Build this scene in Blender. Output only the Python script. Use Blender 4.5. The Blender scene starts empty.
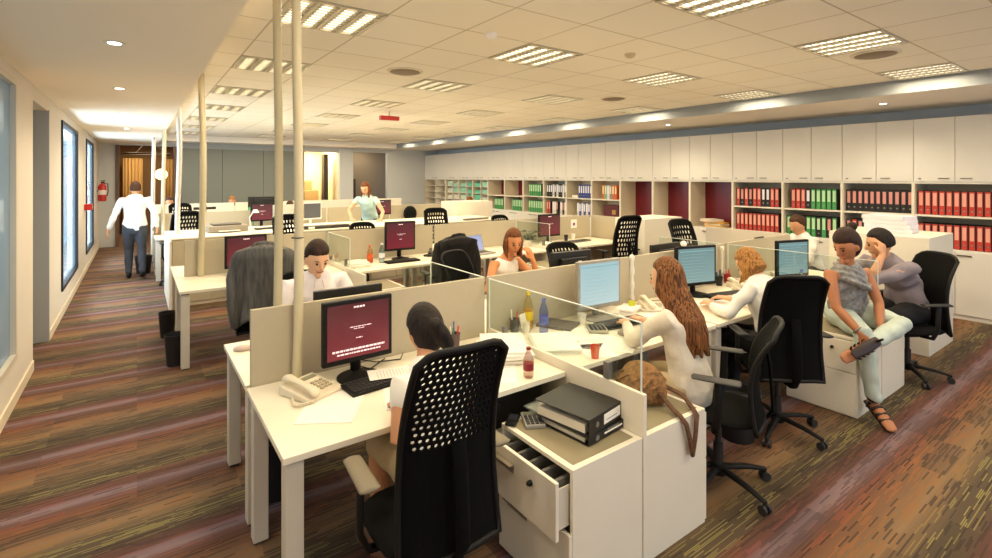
import bpy, math, random
from mathutils import Vector as V, Matrix
random.seed(7)
R = math.radians
SC = bpy.context.scene
COL = SC.collection

# ------------------------------------------------------------------ camera, world, exposure
YAW = math.atan(359/500)
cam_d = bpy.data.cameras.new('camera'); cam = bpy.data.objects.new('camera', cam_d); COL.objects.link(cam)
cam.location = (0, 0, 1.82); cam.rotation_euler = (R(90), 0, -YAW)
cam_d.sensor_width = 36; cam_d.lens = 36*500/992; cam_d.shift_y = -102/992; cam_d.clip_start = .05
SC.camera = cam
SC.view_settings.view_transform = 'Standard'; SC.view_settings.look = 'None'
SC.view_settings.exposure = 0.58; SC.view_settings.gamma = 1; SC.view_settings.use_curve_mapping = False
W = bpy.data.worlds.new('sky'); SC.world = W; W.use_nodes = True
W.node_tree.nodes['Background'].inputs[0].default_value = (.62, .76, .95, 1)
W.node_tree.nodes['Background'].inputs[1].default_value = 1.5
LAMP_COL = (1, .835, .57)
LAMP_W = 14.0

def area_light(name, loc, rot, sx, sy, power, color, spread=180):
    l = bpy.data.lights.new(name, 'AREA'); l.shape = 'RECTANGLE'; l.size = sx; l.size_y = sy
    l.energy = power; l.color = color; l.spread = R(spread)
    o = bpy.data.objects.new(name, l); o.location = loc; o.rotation_euler = rot; COL.objects.link(o)
    return o

# ------------------------------------------------------------------ helpers
def lin(h):
    h = h.lstrip('#'); c = [int(h[i:i+2], 16)/255 for i in (0, 2, 4)]
    return tuple(x/12.92 if x <= .04045 else ((x+.055)/1.055)**2.4 for x in c) + (1,)

MATS = {}
def mat(name, hexcol, rough=.5, metal=0, noise=0, nscale=8, spec=.5, emit=None, estr=0, stretch=None, bump=0, sheen=0):
    if name in MATS: return MATS[name]
    m = bpy.data.materials.new(name); m.use_nodes = True; MATS[name] = m
    nt = m.node_tree; b = nt.nodes['Principled BSDF']
    col = lin(hexcol)
    b.inputs['Base Color'].default_value = col; b.inputs['Roughness'].default_value = rough
    b.inputs['Metallic'].default_value = metal; b.inputs['Specular IOR Level'].default_value = spec
    if emit:
        b.inputs['Emission Color'].default_value = lin(emit); b.inputs['Emission Strength'].default_value = estr
    if noise or bump:
        tc = nt.nodes.new('ShaderNodeTexCoord'); mp = nt.nodes.new('ShaderNodeMapping'); n = nt.nodes.new('ShaderNodeTexNoise')
        nt.links.new(tc.outputs['Object'], mp.inputs[0]); nt.links.new(mp.outputs[0], n.inputs['Vector'])
        if stretch: mp.inputs['Scale'].default_value = stretch
        n.inputs['Scale'].default_value = nscale; n.inputs['Detail'].default_value = 4
        if noise:
            r = nt.nodes.new('ShaderNodeValToRGB')
            r.color_ramp.elements[0].position = .3; r.color_ramp.elements[1].position = .7
            r.color_ramp.elements[0].color = tuple(c*(1-noise) for c in col[:3])+(1,)
            r.color_ramp.elements[1].color = tuple(min(1, c*(1+noise)) for c in col[:3])+(1,)
            nt.links.new(n.outputs[0], r.inputs[0]); nt.links.new(r.outputs[0], b.inputs['Base Color'])
        if bump:
            bp = nt.nodes.new('ShaderNodeBump'); bp.inputs['Strength'].default_value = bump; bp.inputs['Distance'].default_value = .01
            nt.links.new(n.outputs[0], bp.inputs['Height']); nt.links.new(bp.outputs[0], b.inputs['Normal'])
    return m

def glass_mat(name, tint=(.93, .97, .95), gloss=.1, milky=0):
    if name in MATS: return MATS[name]
    m = bpy.data.materials.new(name); m.use_nodes = True; MATS[name] = m; nt = m.node_tree
    nt.nodes.clear(); out = nt.nodes.new('ShaderNodeOutputMaterial'); mx = nt.nodes.new('ShaderNodeMixShader')
    t = nt.nodes.new('ShaderNodeBsdfTransparent'); t.inputs[0].default_value = tint+(1,)
    g = nt.nodes.new('ShaderNodeBsdfGlossy'); g.inputs['Roughness'].default_value = .03
    fr = nt.nodes.new('ShaderNodeLayerWeight'); fr.inputs[0].default_value = .5
    pw = nt.nodes.new('ShaderNodeMath'); pw.operation = 'POWER'; pw.inputs[1].default_value = 4
    ml = nt.nodes.new('ShaderNodeMath'); ml.operation = 'MULTIPLY_ADD'; ml.inputs[1].default_value = .6; ml.inputs[2].default_value = gloss*.5
    nt.links.new(fr.outputs['Facing'], pw.inputs[0]); nt.links.new(pw.outputs[0], ml.inputs[0])
    nt.links.new(ml.outputs[0], mx.inputs[0]); nt.links.new(t.outputs[0], mx.inputs[1]); nt.links.new(g.outputs[0], mx.inputs[2])
    res = mx.outputs[0]
    if milky:
        d = nt.nodes.new('ShaderNodeBsdfDiffuse'); d.inputs[0].default_value = lin('#AEBEC6')
        tr = nt.nodes.new('ShaderNodeBsdfTranslucent'); tr.inputs[0].default_value = lin('#AEBEC6')
        m1 = nt.nodes.new('ShaderNodeMixShader'); m1.inputs[0].default_value = .5
        nt.links.new(d.outputs[0], m1.inputs[1]); nt.links.new(tr.outputs[0], m1.inputs[2])
        m2 = nt.nodes.new('ShaderNodeMixShader'); m2.inputs[0].default_value = milky
        nt.links.new(res, m2.inputs[1]); nt.links.new(m1.outputs[0], m2.inputs[2]); res = m2.outputs[0]
    nt.links.new(res, out.inputs[0]); return m

WHITE = mat('white laminate', '#ECE4D2', .45, noise=.02, nscale=3)
CREAM = mat('cream desktop laminate', '#F1E8D2', .38, noise=.02, nscale=3)
PANEL = mat('beige grey partition fabric', '#B9AE96', .85, noise=.015, nscale=40)
STEEL = mat('pale painted steel', '#D8D0BF', .4)
GREYST = mat('grey steel', '#8C8A86', .35, .6)
BLACK = mat('black plastic', '#0D0C0C', .55, spec=.3)
BLACKF = mat('black fabric', '#0B0A0A', .9, noise=.2, nscale=60, spec=.2)
MESH = mat('black mesh', '#070707', .9, spec=.15)
DGREY = mat('dark grey plastic', '#2B2A2A', .5)
PAPER = mat('white paper', '#F7F3EA', .7)
PAPER2 = mat('off white paper', '#EAE3D0', .7)
WALLM = mat('warm white wall paint', '#DFD6C9', .8, noise=.02, nscale=2)
GREYW = mat('grey wall paint', '#A5A9A8', .8)
MAROON = mat('maroon gloss panel', '#6E1220', .3)
GLASS = glass_mat('clear glass')
EDGE = mat('polished glass edge', '#DCE4DA', .3, spec=.6)

class MB:
    def __init__(s): s.v = []; s.f = []; s.m = []; s.mats = []; s.cur = 0
    def use(s, m):
        if m not in s.mats: s.mats.append(m)
        s.cur = s.mats.index(m); return s
    def add(s, vs, fs, M=None):
        o = len(s.v)
        s.v += [tuple(M @ V(p)) if M else tuple(p) for p in vs]
        s.f += [tuple(i+o for i in f) for f in fs]; s.m += [s.cur]*len(fs)
        return s
    def box(s, x0, x1, y0, y1, z0, z1, M=None):
        vs = [(x, y, z) for z in (z0, z1) for y in (y0, y1) for x in (x0, x1)]
        return s.add(vs, [(0, 2, 3, 1), (4, 5, 7, 6), (0, 1, 5, 4), (2, 6, 7, 3), (0, 4, 6, 2), (1, 3, 7, 5)], M)
    def cbox(s, c, d, M=None):
        return s.box(c[0]-d[0]/2, c[0]+d[0]/2, c[1]-d[1]/2, c[1]+d[1]/2, c[2]-d[2]/2, c[2]+d[2]/2, M)
    def lathe(s, prof, c=(0, 0, 0), n=16, M=None):
        vs = []; fs = []
        for r, z in prof:
            for i in range(n):
                a = 2*math.pi*i/n; vs.append((c[0]+r*math.cos(a), c[1]+r*math.sin(a), c[2]+z))
        for j in range(len(prof)-1):
            for i in range(n):
                fs.append((j*n+i, j*n+(i+1) % n, (j+1)*n+(i+1) % n, (j+1)*n+i))
        fs.append(tuple(range(n-1, -1, -1))); fs.append(tuple((len(prof)-1)*n+i for i in range(n)))
        return s.add(vs, fs, M)
    def tube(s, pts, rad, side=None, n=10, flat=None, round_ends=True, M=None):
        """sweep; rad number or list of r or (ra, rb): ra along the side vector, rb across it"""
        pts = [V(p) for p in pts]; k = len(pts)
        rs = rad if isinstance(rad, (list, tuple)) and not (isinstance(rad, tuple)) else [rad]*k
        rs = [(r, r) if not isinstance(r, tuple) else r for r in rs]
        if round_ends:
            d0 = (pts[0]-pts[1]).normalized(); d1 = (pts[-1]-pts[-2]).normalized()
            a = min(rs[0]); b = min(rs[-1])
            pre = [(pts[0]+d0*a*.98, (rs[0][0]*.25, rs[0][1]*.25)), (pts[0]+d0*a*.7, (rs[0][0]*.72, rs[0][1]*.72))]
            post = [(pts[-1]+d1*b*.7, (rs[-1][0]*.72, rs[-1][1]*.72)), (pts[-1]+d1*b*.98, (rs[-1][0]*.25, rs[-1][1]*.25))]
            pts = [p for p, _ in pre]+pts+[p for p, _ in post]; rs = [r for _, r in pre]+rs+[r for _, r in post]
            k = len(pts)
        vs = []; fs = []; prev = V(side).normalized() if side is not None else None
        for i in range(k):
            t = (pts[min(i+1, k-1)]-pts[max(i-1, 0)]).normalized()
            if prev is None: prev = t.cross(V((.31, .17, .93))).normalized()
            a = prev-t*prev.dot(t)
            if a.length < 1e-4: a = t.orthogonal()
            a.normalize(); b = t.cross(a)
            if side is None: prev = a
            for j in range(n):
                th = 2*math.pi*j/n; p = pts[i]+a*(rs[i][0]*math.cos(th))+b*(rs[i][1]*math.sin(th)); vs.append(tuple(p))
        for i in range(k-1):
            for j in range(n):
                fs.append((i*n+j, i*n+(j+1) % n, (i+1)*n+(j+1) % n, (i+1)*n+j))
        fs.append(tuple(range(n-1, -1, -1))); fs.append(tuple((k-1)*n+j for j in range(n)))
        return s.add(vs, fs, M)
    def ball(s, c, r, n=12, M=None, fn=None):
        if not isinstance(r, (tuple, list)): r = (r, r, r)
        vs = []; fs = []; m = n//2+1
        for i in range(m+1):
            ph = math.pi*(i+.02*(i == 0)-.02*(i == m))/m
            for j in range(n):
                th = 2*math.pi*j/n; p = (math.sin(ph)*math.cos(th), math.sin(ph)*math.sin(th), math.cos(ph))
                q = fn(p) if fn else p
                vs.append((c[0]+r[0]*q[0], c[1]+r[1]*q[1], c[2]+r[2]*q[2]))
        for i in range(m):
            for j in range(n): fs.append((i*n+j, (i+1)*n+j, (i+1)*n+(j+1) % n, i*n+(j+1) % n))
        fs.append(tuple(range(n))); fs.append(tuple(m*n+j for j in range(n-1, -1, -1)))
        return s.add(vs, fs, M)
    def mesh(s, name, m=None):
        me = bpy.data.meshes.new(name); me.from_pydata(s.v, [], s.f); me.update()
        for mm in (s.mats or [m]): me.materials.append(mm)
        if s.mats: me.polygons.foreach_set('material_index', s.m)
        return me
    def build(s, name, m=None, parent=None, loc=(0, 0, 0), rz=0, bevel=0, smooth=False, rot=None, sub=0):
        o = bpy.data.objects.new(name, s.mesh(name, m)); COL.objects.link(o)
        o.location = loc; o.rotation_euler = rot if rot else (0, 0, rz)
        if parent: o.parent = parent
        if bevel:
            b = o.modifiers.new('bevel', 'BEVEL'); b.width = bevel; b.segments = 2; b.limit_method = 'ANGLE'; b.angle_limit = R(40)
        if sub:
            b = o.modifiers.new('sub', 'SUBSURF'); b.levels = sub; b.render_levels = sub
        if smooth:
            o.data.polygons.foreach_set('use_smooth', [True]*len(o.data.polygons))
            if smooth == 'auto':
                try: o.data.set_sharp_from_angle(angle=R(40))
                except Exception: pass
        return o

FS = bpy.data.scenes.new('workbench')
def fuse(mb, name, m, voxel, smooth=2, parent=None, loc=(0, 0, 0), disp=None):
    """remesh overlapping closed shapes to ONE continuous surface"""
    loc = V(loc)
    mb.v = [tuple(V(p)-loc) for p in mb.v]
    tmp = bpy.data.objects.new('tmp', mb.mesh('tmp', m)); FS.collection.objects.link(tmp)
    r = tmp.modifiers.new('r', 'REMESH'); r.mode = 'VOXEL'; r.voxel_size = voxel
    if smooth:
        s = tmp.modifiers.new('s', 'SMOOTH'); s.iterations = smooth; s.factor = .5
    FS.view_layers[0].update(); dg = FS.view_layers[0].depsgraph
    me = bpy.data.meshes.new_from_object(tmp.evaluated_get(dg)); me.name = name
    bpy.data.objects.remove(tmp)
    if disp:
        nr = [v.normal.copy() for v in me.vertices]; co = [v.co.copy() for v in me.vertices]
        me.vertices.foreach_set('co', [x for c, n_ in zip(co, nr) for x in (c+n_*disp(c))]); me.update()
    me.materials.clear(); me.materials.append(m)
    me.polygons.foreach_set('use_smooth', [True]*len(me.polygons))
    o = bpy.data.objects.new(name, me); COL.objects.link(o)
    if parent: o.parent = parent
    else: o.location = loc
    return o

def tag(o, label=None, cat=None, group=None, kind=None):
    if label: o['label'] = label
    if cat: o['category'] = cat
    if group: o['group'] = group
    if kind: o['kind'] = kind
    return o
def thing(name, label, cat, loc=(0, 0, 0), rz=0, group=None):
    o = bpy.data.objects.new(name, None); COL.objects.link(o); o.empty_display_size = .1
    o.location = loc; o.rotation_euler = (0, 0, rz)
    return tag(o, label, cat, group)
KIDS = {}
def dup(root, loc, rz=0, label=None, group=None):
    r = root.copy(); COL.objects.link(r); r.location = loc; r.rotation_euler = (0, 0, rz)
    if label: r['label'] = label
    if group: r['group'] = group
    for ch in list(root.children):
        c = ch.copy(); COL.objects.link(c); c.parent = r
        for g in list(ch.children):
            d = g.copy(); COL.objects.link(d); d.parent = c
    return r
def struct(name, mb, m=None, bevel=0, parent=None):
    o = mb.build(name, m, parent, bevel=bevel)
    if not parent: o['kind'] = 'structure'
    return o

# ------------------------------------------------------------------ carpet, ceiling materials
def carpet():
    m = bpy.data.materials.new('striped carpet'); m.use_nodes = True; nt = m.node_tree; L = nt.links.new
    N = lambda t: nt.nodes.new(t)
    b = nt.nodes['Principled BSDF']; b.inputs['Roughness'].default_value = .8; b.inputs['Specular IOR Level'].default_value = .25
    tc = N('ShaderNodeTexCoord'); sp = N('ShaderNodeSeparateXYZ'); L(tc.outputs['Object'], sp.inputs[0])
    def math_(op, a, bb=None, c=None):
        n = N('ShaderNodeMath'); n.operation = op
        for i, x in enumerate((a, bb, c)):
            if x is None: continue
            if isinstance(x, (int, float)): n.inputs[i].default_value = x
            else: L(x, n.inputs[i])
        return n.outputs[0]
    X, Y = sp.outputs[0], sp.outputs[1]
    shift = math_('MULTIPLY', math_('GREATER_THAN', X, 1.4), .5)
    # thin yarn rows in y, dash cells in x
    row = math_('FLOOR', math_('DIVIDE', Y, .0085))
    wr = N('ShaderNodeTexWhiteNoise'); wr.noise_dimensions = '1D'; L(row, wr.inputs['W'])
    xo = math_('ADD', math_('DIVIDE', X, .13), math_('MULTIPLY', wr.outputs['Value'], 7.3))
    cell = N('ShaderNodeCombineXYZ'); L(math_('FLOOR', xo), cell.inputs[0]); L(row, cell.inputs[1])
    wn = N('ShaderNodeTexWhiteNoise'); wn.noise_dimensions = '2D'; L(cell.outputs[0], wn.inputs['Vector'])
    # blocks wander the band edge
    blk = N('ShaderNodeCombineXYZ'); L(math_('FLOOR', math_('DIVIDE', X, .5)), blk.inputs[0]); L(math_('FLOOR', math_('DIVIDE', Y, .125)), blk.inputs[1])
    wb = N('ShaderNodeTexWhiteNoise'); wb.noise_dimensions = '2D'; L(blk.outputs[0], wb.inputs['Vector'])
    ph = math_('ADD', math_('ADD', math_('DIVIDE', math_('SUBTRACT', Y, 3.64), .70), shift), math_('MULTIPLY', math_('SUBTRACT', wr.outputs['Value'], .5), .03))
    ph = math_('FRACT', ph)
    def ramp(els, f):
        r = N('ShaderNodeValToRGB'); r.color_ramp.interpolation = 'LINEAR'
        e = r.color_ramp.elements
        e[0].position = els[0][0]; e[0].color = lin(els[0][1]); e[1].position = els[-1][0]; e[1].color = lin(els[-1][1])
        for p, c in els[1:-1]:
            q = e.new(p); q.color = lin(c)
        L(f, r.inputs[0]); return r.outputs[0]
    base = ramp([(0, '#7E6A6B'), (.05, '#7A6265'), (.08, '#68443C'), (.17, '#5E4034'), (.22, '#594938'), (.36, '#554838'), (.44, '#6A5640'),
                 (.55, '#886C4E'), (.66, '#7C5F45'), (.78, '#78543C'), (.88, '#684536'), (.95, '#6C4E48'), (1, '#7E6A6B')], ph)
    dash = ramp([(0, '#8A7476'), (.06, '#8A5654'), (.14, '#784238'), (.22, '#80744A'), (.34, '#92864E'), (.42, '#84784A'), (.52, '#92683F'),
                 (.66, '#90603C'), (.78, '#965E38'), (.9, '#84493A'), (1, '#8A7476')], ph)
    dark = ramp([(0, '#685456'), (.1, '#503830'), (.3, '#3E3428'), (.6, '#5C4A3A'), (.85, '#4A3226'), (1, '#685456')], ph)
    def mix(f, a, c):
        n = N('ShaderNodeMix'); n.data_type = 'RGBA'; L(f, n.inputs[0]); L(a, n.inputs[6]); L(c, n.inputs[7]); return n.outputs[2]
    thr = math_('ADD', .62, math_('MULTIPLY', wb.outputs['Value'], .28))
    thin = math_('LESS_THAN', math_('FRACT', math_('DIVIDE', Y, .0085)), .6)
    c1 = mix(math_('MULTIPLY', thin, math_('GREATER_THAN', wn.outputs['Value'], thr)), base, dash)
    c0 = mix(math_('MULTIPLY', math_('GREATER_THAN', wb.outputs['Value'], .6), .35), c1, dark)
    c2 = mix(math_('LESS_THAN', wn.outputs['Value'], math_('MULTIPLY', wb.outputs['Value'], .4)), c0, dark)
    L(c2, b.inputs['Base Color'])
    return m
def tiles():
    m = bpy.data.materials.new('ceiling tile grid'); m.use_nodes = True; nt = m.node_tree; L = nt.links.new
    b = nt.nodes['Principled BSDF']; b.inputs['Roughness'].default_value = .9
    tc = nt.nodes.new('ShaderNodeTexCoord'); mp = nt.nodes.new('ShaderNodeMapping'); br = nt.nodes.new('ShaderNodeTexBrick')
    mp.inputs['Location'].default_value = (-TX0, -TY0, 0)
    L(tc.outputs['Object'], mp.inputs[0]); L(mp.outputs[0], br.inputs['Vector'])
    br.offset = 0; br.squash = 1; br.inputs['Scale'].default_value = 1; br.inputs['Brick Width'].default_value = TW; br.inputs['Row Height'].default_value = TH
    br.inputs['Mortar Size'].default_value = .007; br.inputs['Mortar Smooth'].default_value = .2
    br.inputs['Color1'].default_value = lin('#FCF4E2'); br.inputs['Color2'].default_value = lin('#FAF1DD'); br.inputs['Mortar'].default_value = lin('#CDBFA4')
    L(br.outputs['Color'], b.inputs['Base Color']); return m
TW, TH = .63, .62
TX0, TY0 = .78, 1.37
ZC, ZL, ZR = 2.94, 2.70, 2.78

# ------------------------------------------------------------------ room shell
FY = 16.4
struct('floor', MB().box(-1.6, 9.6, -3, 24, -.1, 0), carpet())
struct('ceiling', MB().box(.45, 7.15, -3, 15.7, ZC, ZC+.1), tiles())
struct('ceiling_corridor', MB().box(-1.6, .45, -3, FY+.1, ZL, ZL+.34), mat('plaster ceiling', '#FFF3E0', .85))
struct('ceiling_soffit', MB().box(7.15, 9.6, -3, FY+.1, ZR, ZR+.26), mat('plaster soffit', '#F0E8DA', .85))
struct('trim_3', MB().box(7.135, 7.15, -3, 15.7, ZR, ZC), mat('grey fascia', '#8E9294', .8))
struct('ceiling_end', MB().box(.45, 7.15, 15.7, FY+.1, ZR, ZR+.26), MATS['plaster soffit'])
struct('wall_right', MB().box(9.1, 9.3, -3, FY+.1, 0, 3.1), mat('blue grey wall', '#C2C9CC', .8))
struct('wall_rear', MB().box(-1.6, 9.6, -3.2, -3, 0, .9).box(-1.6, 9.6, -3.2, -3, 2.6, 3.1), WALLM)  # unseen; middle band left open so sky light fills the room
# left wall with openings: (y0,y1,z0,z1)
WX = -.8
ops = [(2.2, 5.5, .36, 2.6), (6.4, 7.39, 0, 2.55), (8.55, 10.65, .33, 2.56), (12.4, 14.3, .33, 2.56)]
mb = MB(); y = -3
for (a, b_, z0, z1) in ops:
    mb.box(WX-.12, WX, y, a, 0, ZL)
    if z0 > 0: mb.box(WX-.12, WX, a, b_, 0, z0)
    mb.box(WX-.12, WX, a, b_, z1, ZL); y = b_
mb.box(WX-.12, WX, y, FY+.1, 0, ZL)
struct('wall_left', mb, WALLM)
mb = MB()
for a, b_ in ((-3, 6.35), (7.44, FY)): mb.box(WX, WX+.015, a, b_, 0, .10)
struct('baseboard_left', mb, mat('cream baseboard', '#E6D8BE', .5), bevel=.004)
frames = ['#CFC6B4', None, '#111215', '#0D0E10']
for i, (a, b_, z0, z1) in enumerate(ops):
    if i == 1: continue
    fm = mat('window frame %d' % i, frames[i], .45)
    w = thing('window_%d' % (i if i == 0 else i), None, None); w['kind'] = 'structure'; w.name = 'window_%d' % {0: 1, 2: 2, 3: 3}[i]
    t = .05; mb = MB()
    mb.box(WX-.05, WX+.02, a, b_, z0, z0+t).box(WX-.05, WX+.02, a, b_, z1-t, z1).box(WX-.05, WX+.02, a, a+t, z0+t, z1-t).box(WX-.05, WX+.02, b_-t, b_, z0+t, z1-t)
    mb.build('window_frame', fm, w)
    MB().box(WX-.022, WX-.016, a+t, b_-t, z0+t, z1-t).build('window_pane', glass_mat('window glass' if i else 'meeting window glass', (.62, .68, .71), .2, .10 if i else .4), w)
for y_, p_ in ((9.6, 90), (13.3, 90)):
    area_light('daylight_bounce', (-1.75, y_, .25), (0, R(-146), 0), 1.0, 2.0, p_*2.2, (.84, .91, 1))
    area_light('daylight_sky', (-2.0, y_, 2.3), (0, R(-50), 0), 1.0, 2.0, p_*3, (.80, .88, 1))
# door recess
struct('door_recess_jamb', MB().box(-1.3, WX-.12, 7.39, 7.45, 0, 2.6).box(WX-.12, WX+.01, 7.385, 7.42, 0, 2.56).box(-1.3, WX-.12, 6.34, 6.4, 0, 2.6).box(-1.3, WX-.12, 6.4, 7.39, 2.55, 2.62), mat('grey door frame', '#AEB4B8', .4))
dr = thing('door_1', None, None, (0, 0, 0)); dr['kind'] = 'structure'
MB().box(-1.3, -1.26, 6.4, 7.39, .005, 2.55).build('door_leaf', mat('beige door leaf', '#9A8468', .5), dr)
MB().tube([(-1.24, 7.28, 1.02), (-1.21, 7.28, 1.02), (-1.21, 7.16, 1.02)], .009).build('door_handle', GREYST, dr, smooth=True)
# meeting room behind the first window
mb = MB().box(-4.6, -4.5, 0, 6.3, 0, 2.8).box(-4.5, -1.3, 6.22, 6.34, 0, 2.8).box(-4.5, WX-.12, -.1, 0, 0, 2.8)
struct('wall_meeting', mb, mat('pale grey wall', '#B4BABD', .8))
struct('ceiling_meeting', MB().box(-4.6, WX-.12, -.1, 6.34, 2.72, 2.8), mat('pale ceiling', '#C8CCCE', .8))
struct('floor_meeting', MB().box(-4.6, -1.6, -.1, 6.34, -.1, 0), mat('grey floor', '#6A6C70', .7))
area_light('meeting_room_light', (-2.8, 3.4, 2.68), (0, 0, 0), 2.4, 3.5, 150, (.8, .9, 1))
mt = thing('meeting_table', 'white table beyond the big corridor window', 'table', (-2.2, 4.6, 0))
MB().box(-.6, .6, -1.3, 1.3, .72, .75).build('tabletop', WHITE, mt, bevel=.003)
for sx in (-.55, .55):
    for sy in (-1.25, 1.25): MB().cbox((sx, sy, .36), (.05, .05, .72)).build('leg', STEEL, mt)
# far wall
mb = MB(); y0, y1 = FY, FY+.15
mb.box(-.92, -.40, y0, y1, 0, 3).box(-.40, .82, y0, y1, 2.66, 3).box(.82, .98, y0, y1, 0, 3).box(4.3, 5.4, y0, y1, 2.62, 3)
mb.box(5.4, 5.85, y0-.1, y1, 0, 3).box(5.85, 7.1, y0, y1, 2.66, 3).box(7.1, 9.3, y0, y1, 0, 3)
struct('wall_far', mb, mat('cool white wall', '#C9CBC8', .8))
struct('wall_far_grey', MB().box(.98, 2.0, y0-.03, y0+.1, 0, 2.62).box(2.01, 3.1, y0-.03, y0+.1, 0, 2.62).box(3.11, 4.2, y0-.03, y0+.1, 0, 2.62), mat('grey green board', '#7C8077', .6))
struct('trim_1', MB().box(.82, 1.0, y0-.05, y0+.1, 0, 2.66).box(-.46, -.38, y0-.03, y0+.12, 0, 2.66), mat('brown frame', '#6B5242', .5))
struct('wall_far_upper', MB().box(.98, 4.3, y0, y1, 2.62, 3), GREYW)
struct('trim_2', MB().box(4.2, 4.3, y0-.03, y1, 0, 2.62), mat('dark grey frame', '#55554F', .5))
# rooms beyond
struct('wall_beyond', MB().box(-1.6, 3.9, 20.4, 20.5, 0, 3).box(-.92, -.86, FY+.1, 20.4, 0, 3), mat('brown wall', '#8A6B48', .7))
struct('wall_beyond_cream', MB().box(4.0, 5.8, 18.9, 19.0, 0, 3).box(3.9, 4.0, FY+.15, 20.4, 0, 3), mat('cream wall', '#E8D8B0', .8))
struct('wall_beyond_side', MB().box(5.52, 5.62, FY+.16, 18.95, 0, 3), MATS['cream wall'])
struct('wall_beyond_taupe', MB().box(5.8, 9.3, 18.0, 18.1, 0, 3), mat('taupe wall', '#857764', .7))
struct('ceiling_beyond', MB().box(-1.6, 9.3, FY+.15, 20.5, 2.9, 3), mat('beyond ceiling', '#B09878', .8))
area_light('room_beyond_light', (.3, 18.6, 2.8), (0, 0, 0), 1.2, 1.2, 40, (1, .75, .45))
area_light('cream_room_light', (4.9, 17.8, 2.85), (0, 0, 0), .9, 1.2, 75, (1, .85, .6))
area_light('taupe_room_light', (6.6, 17.3, 2.85), (0, 0, 0), .6, .6, 14, (1, .85, .6))
rl = thing('ring_chandelier', 'dark ring shaped lamp hanging in the room past the corridor end', 'lamp', (.25, 18.3, 2.5))
MB().tube([(.62*math.cos(2*math.pi*i/28), .62*math.sin(2*math.pi*i/28), 0) for i in range(29)], .025, side=(0, 0, 1), round_ends=False).build('ring', mat('dark bronze', '#3A2C20', .4, .5), rl, smooth=True)
for i in range(3):
    a = 2.1*i; MB().tube([(.6*math.cos(a), .6*math.sin(a), 0), (0, 0, .4)], .006).build('hanging_rod', DGREY, rl)
gl = thing('globe_lamp', 'glowing globe floor lamp in the room past the corridor end', 'lamp', (.62, 18.9, 0))
MB().lathe([(.14, 0), (.14, .03), (.012, .04), (.012, 1.75)]).build('stand', DGREY, gl, smooth='auto')
MB().ball((0, 0, 1.9), .17, 16).build('globe', mat('lit globe', '#FFE9B0', .5, emit='#FFE3A0', estr=2.5), gl, smooth=True)
for i, (x, y, w, h, c, lab) in enumerate([(-.1, 19.8, .5, 2.0, '#C9A468', 'tall tan curtain panel past the corridor end, on its left'), (.95, 19.9, .5, 2.0, '#B9935A', 'tall tan curtain panel past the corridor end, on its right')]):
    mb = MB(); n = 24
    for j in range(n):
        xx = x-w/2+w*j/n; mb.tube([(xx, y+.03*math.sin(j*1.5), .1), (xx, y+.03*math.sin(j*1.5), h+.4)], .02, n=6)
    tag(mb.build('curtain', mat('curtain %d' % i, c, .8), smooth=True), lab, 'curtain')
tag(MB().box(5.16, 5.3, 17.2, 17.5, 0, 2.6).build('dark_column', mat('dark column', '#2A2622', .5)), 'slim dark upright in the cream lit room behind the far opening', 'column')
tag(MB().box(4.5, 5.3, 18.3, 18.7, 0, 1.35).box(4.7, 5.1, 18.4, 18.65, 1.35, 1.7).build('sideboard', mat('tan sideboard', '#B89A66', .6), bevel=.02), 'tan sideboard standing in the cream lit far room', 'sideboard')
tag(MB().box(5.9, 6.3, 17.3, 17.7, 0, 1.75).build('dark_cabinet', mat('dark brown cabinet', '#3B2420', .5), bevel=.01), 'dark brown cabinet in the far opening right of the white column', 'cabinet')

# ------------------------------------------------------------------ ceiling fittings
def ordn(n): return ['first', 'second', 'third', 'fourth', 'fifth', 'sixth', 'seventh', 'eighth', 'ninth', 'tenth', 'eleventh', 'twelfth'][n]
TUBE = mat('lit fluorescent tube', '#FFFFFF', .5, emit='#FFF1D4', estr=1.9)
LOUV = mat('silver louver', '#C8BFA8', .3, .35)
CF = thing('ceiling_light', None, None)
MB().box(0, TW, 0, .02, -.012, .03).box(0, TW, TH-.02, TH, -.012, .03).box(0, .02, .02, TH-.02, -.012, .03).box(TW-.02, TW, .02, TH-.02, -.012, .03).build('frame', LOUV, CF)
for k in range(4):
    x = .09+.15*k
    MB().box(x-.033, x+.033, .03, TH-.03, -.001, .004).build('tube', TUBE, CF)
mb = MB()
for k in range(5):
    x = .015+.15*k; mb.box(x-.012+.0, x+.012, .02, TH-.02, -.014, .02)
for k in range(10): mb.box(.02, TW-.02, .05+.057*k-.0015, .05+.057*k+.0015, -.014, -.002)
mb.build('louver', LOUV, CF)
colname = ['column over the corridor side desks', 'second column from the corridor', 'third column from the corridor', 'column beside the storage wall soffit']
for i in range(4):
    for j in range(-1, 8):
        x, y = TX0+1.89*i, TY0+1.86*j
        if j == -1 and i == 0: pass
        o = CF if (i, j) == (0, -1) else None
        lab = 'square louvred ceiling light, %s from the camera in the %s' % (ordn(j+1), colname[i])
        if o: o.location = (x, y, ZC); tag(o, lab, 'ceiling light', 'ceiling lights')
        else: dup(CF, (x, y, ZC), 0, lab, 'ceiling lights') ['category'] = 'ceiling light'
        l = area_light('tube_light', (x+TW/2, y+TH/2, ZC-.03), (0, 0, 0), .56, .56, LAMP_W, LAMP_COL)
VM = mat('dark vent', '#8A7860', .5)
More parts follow.
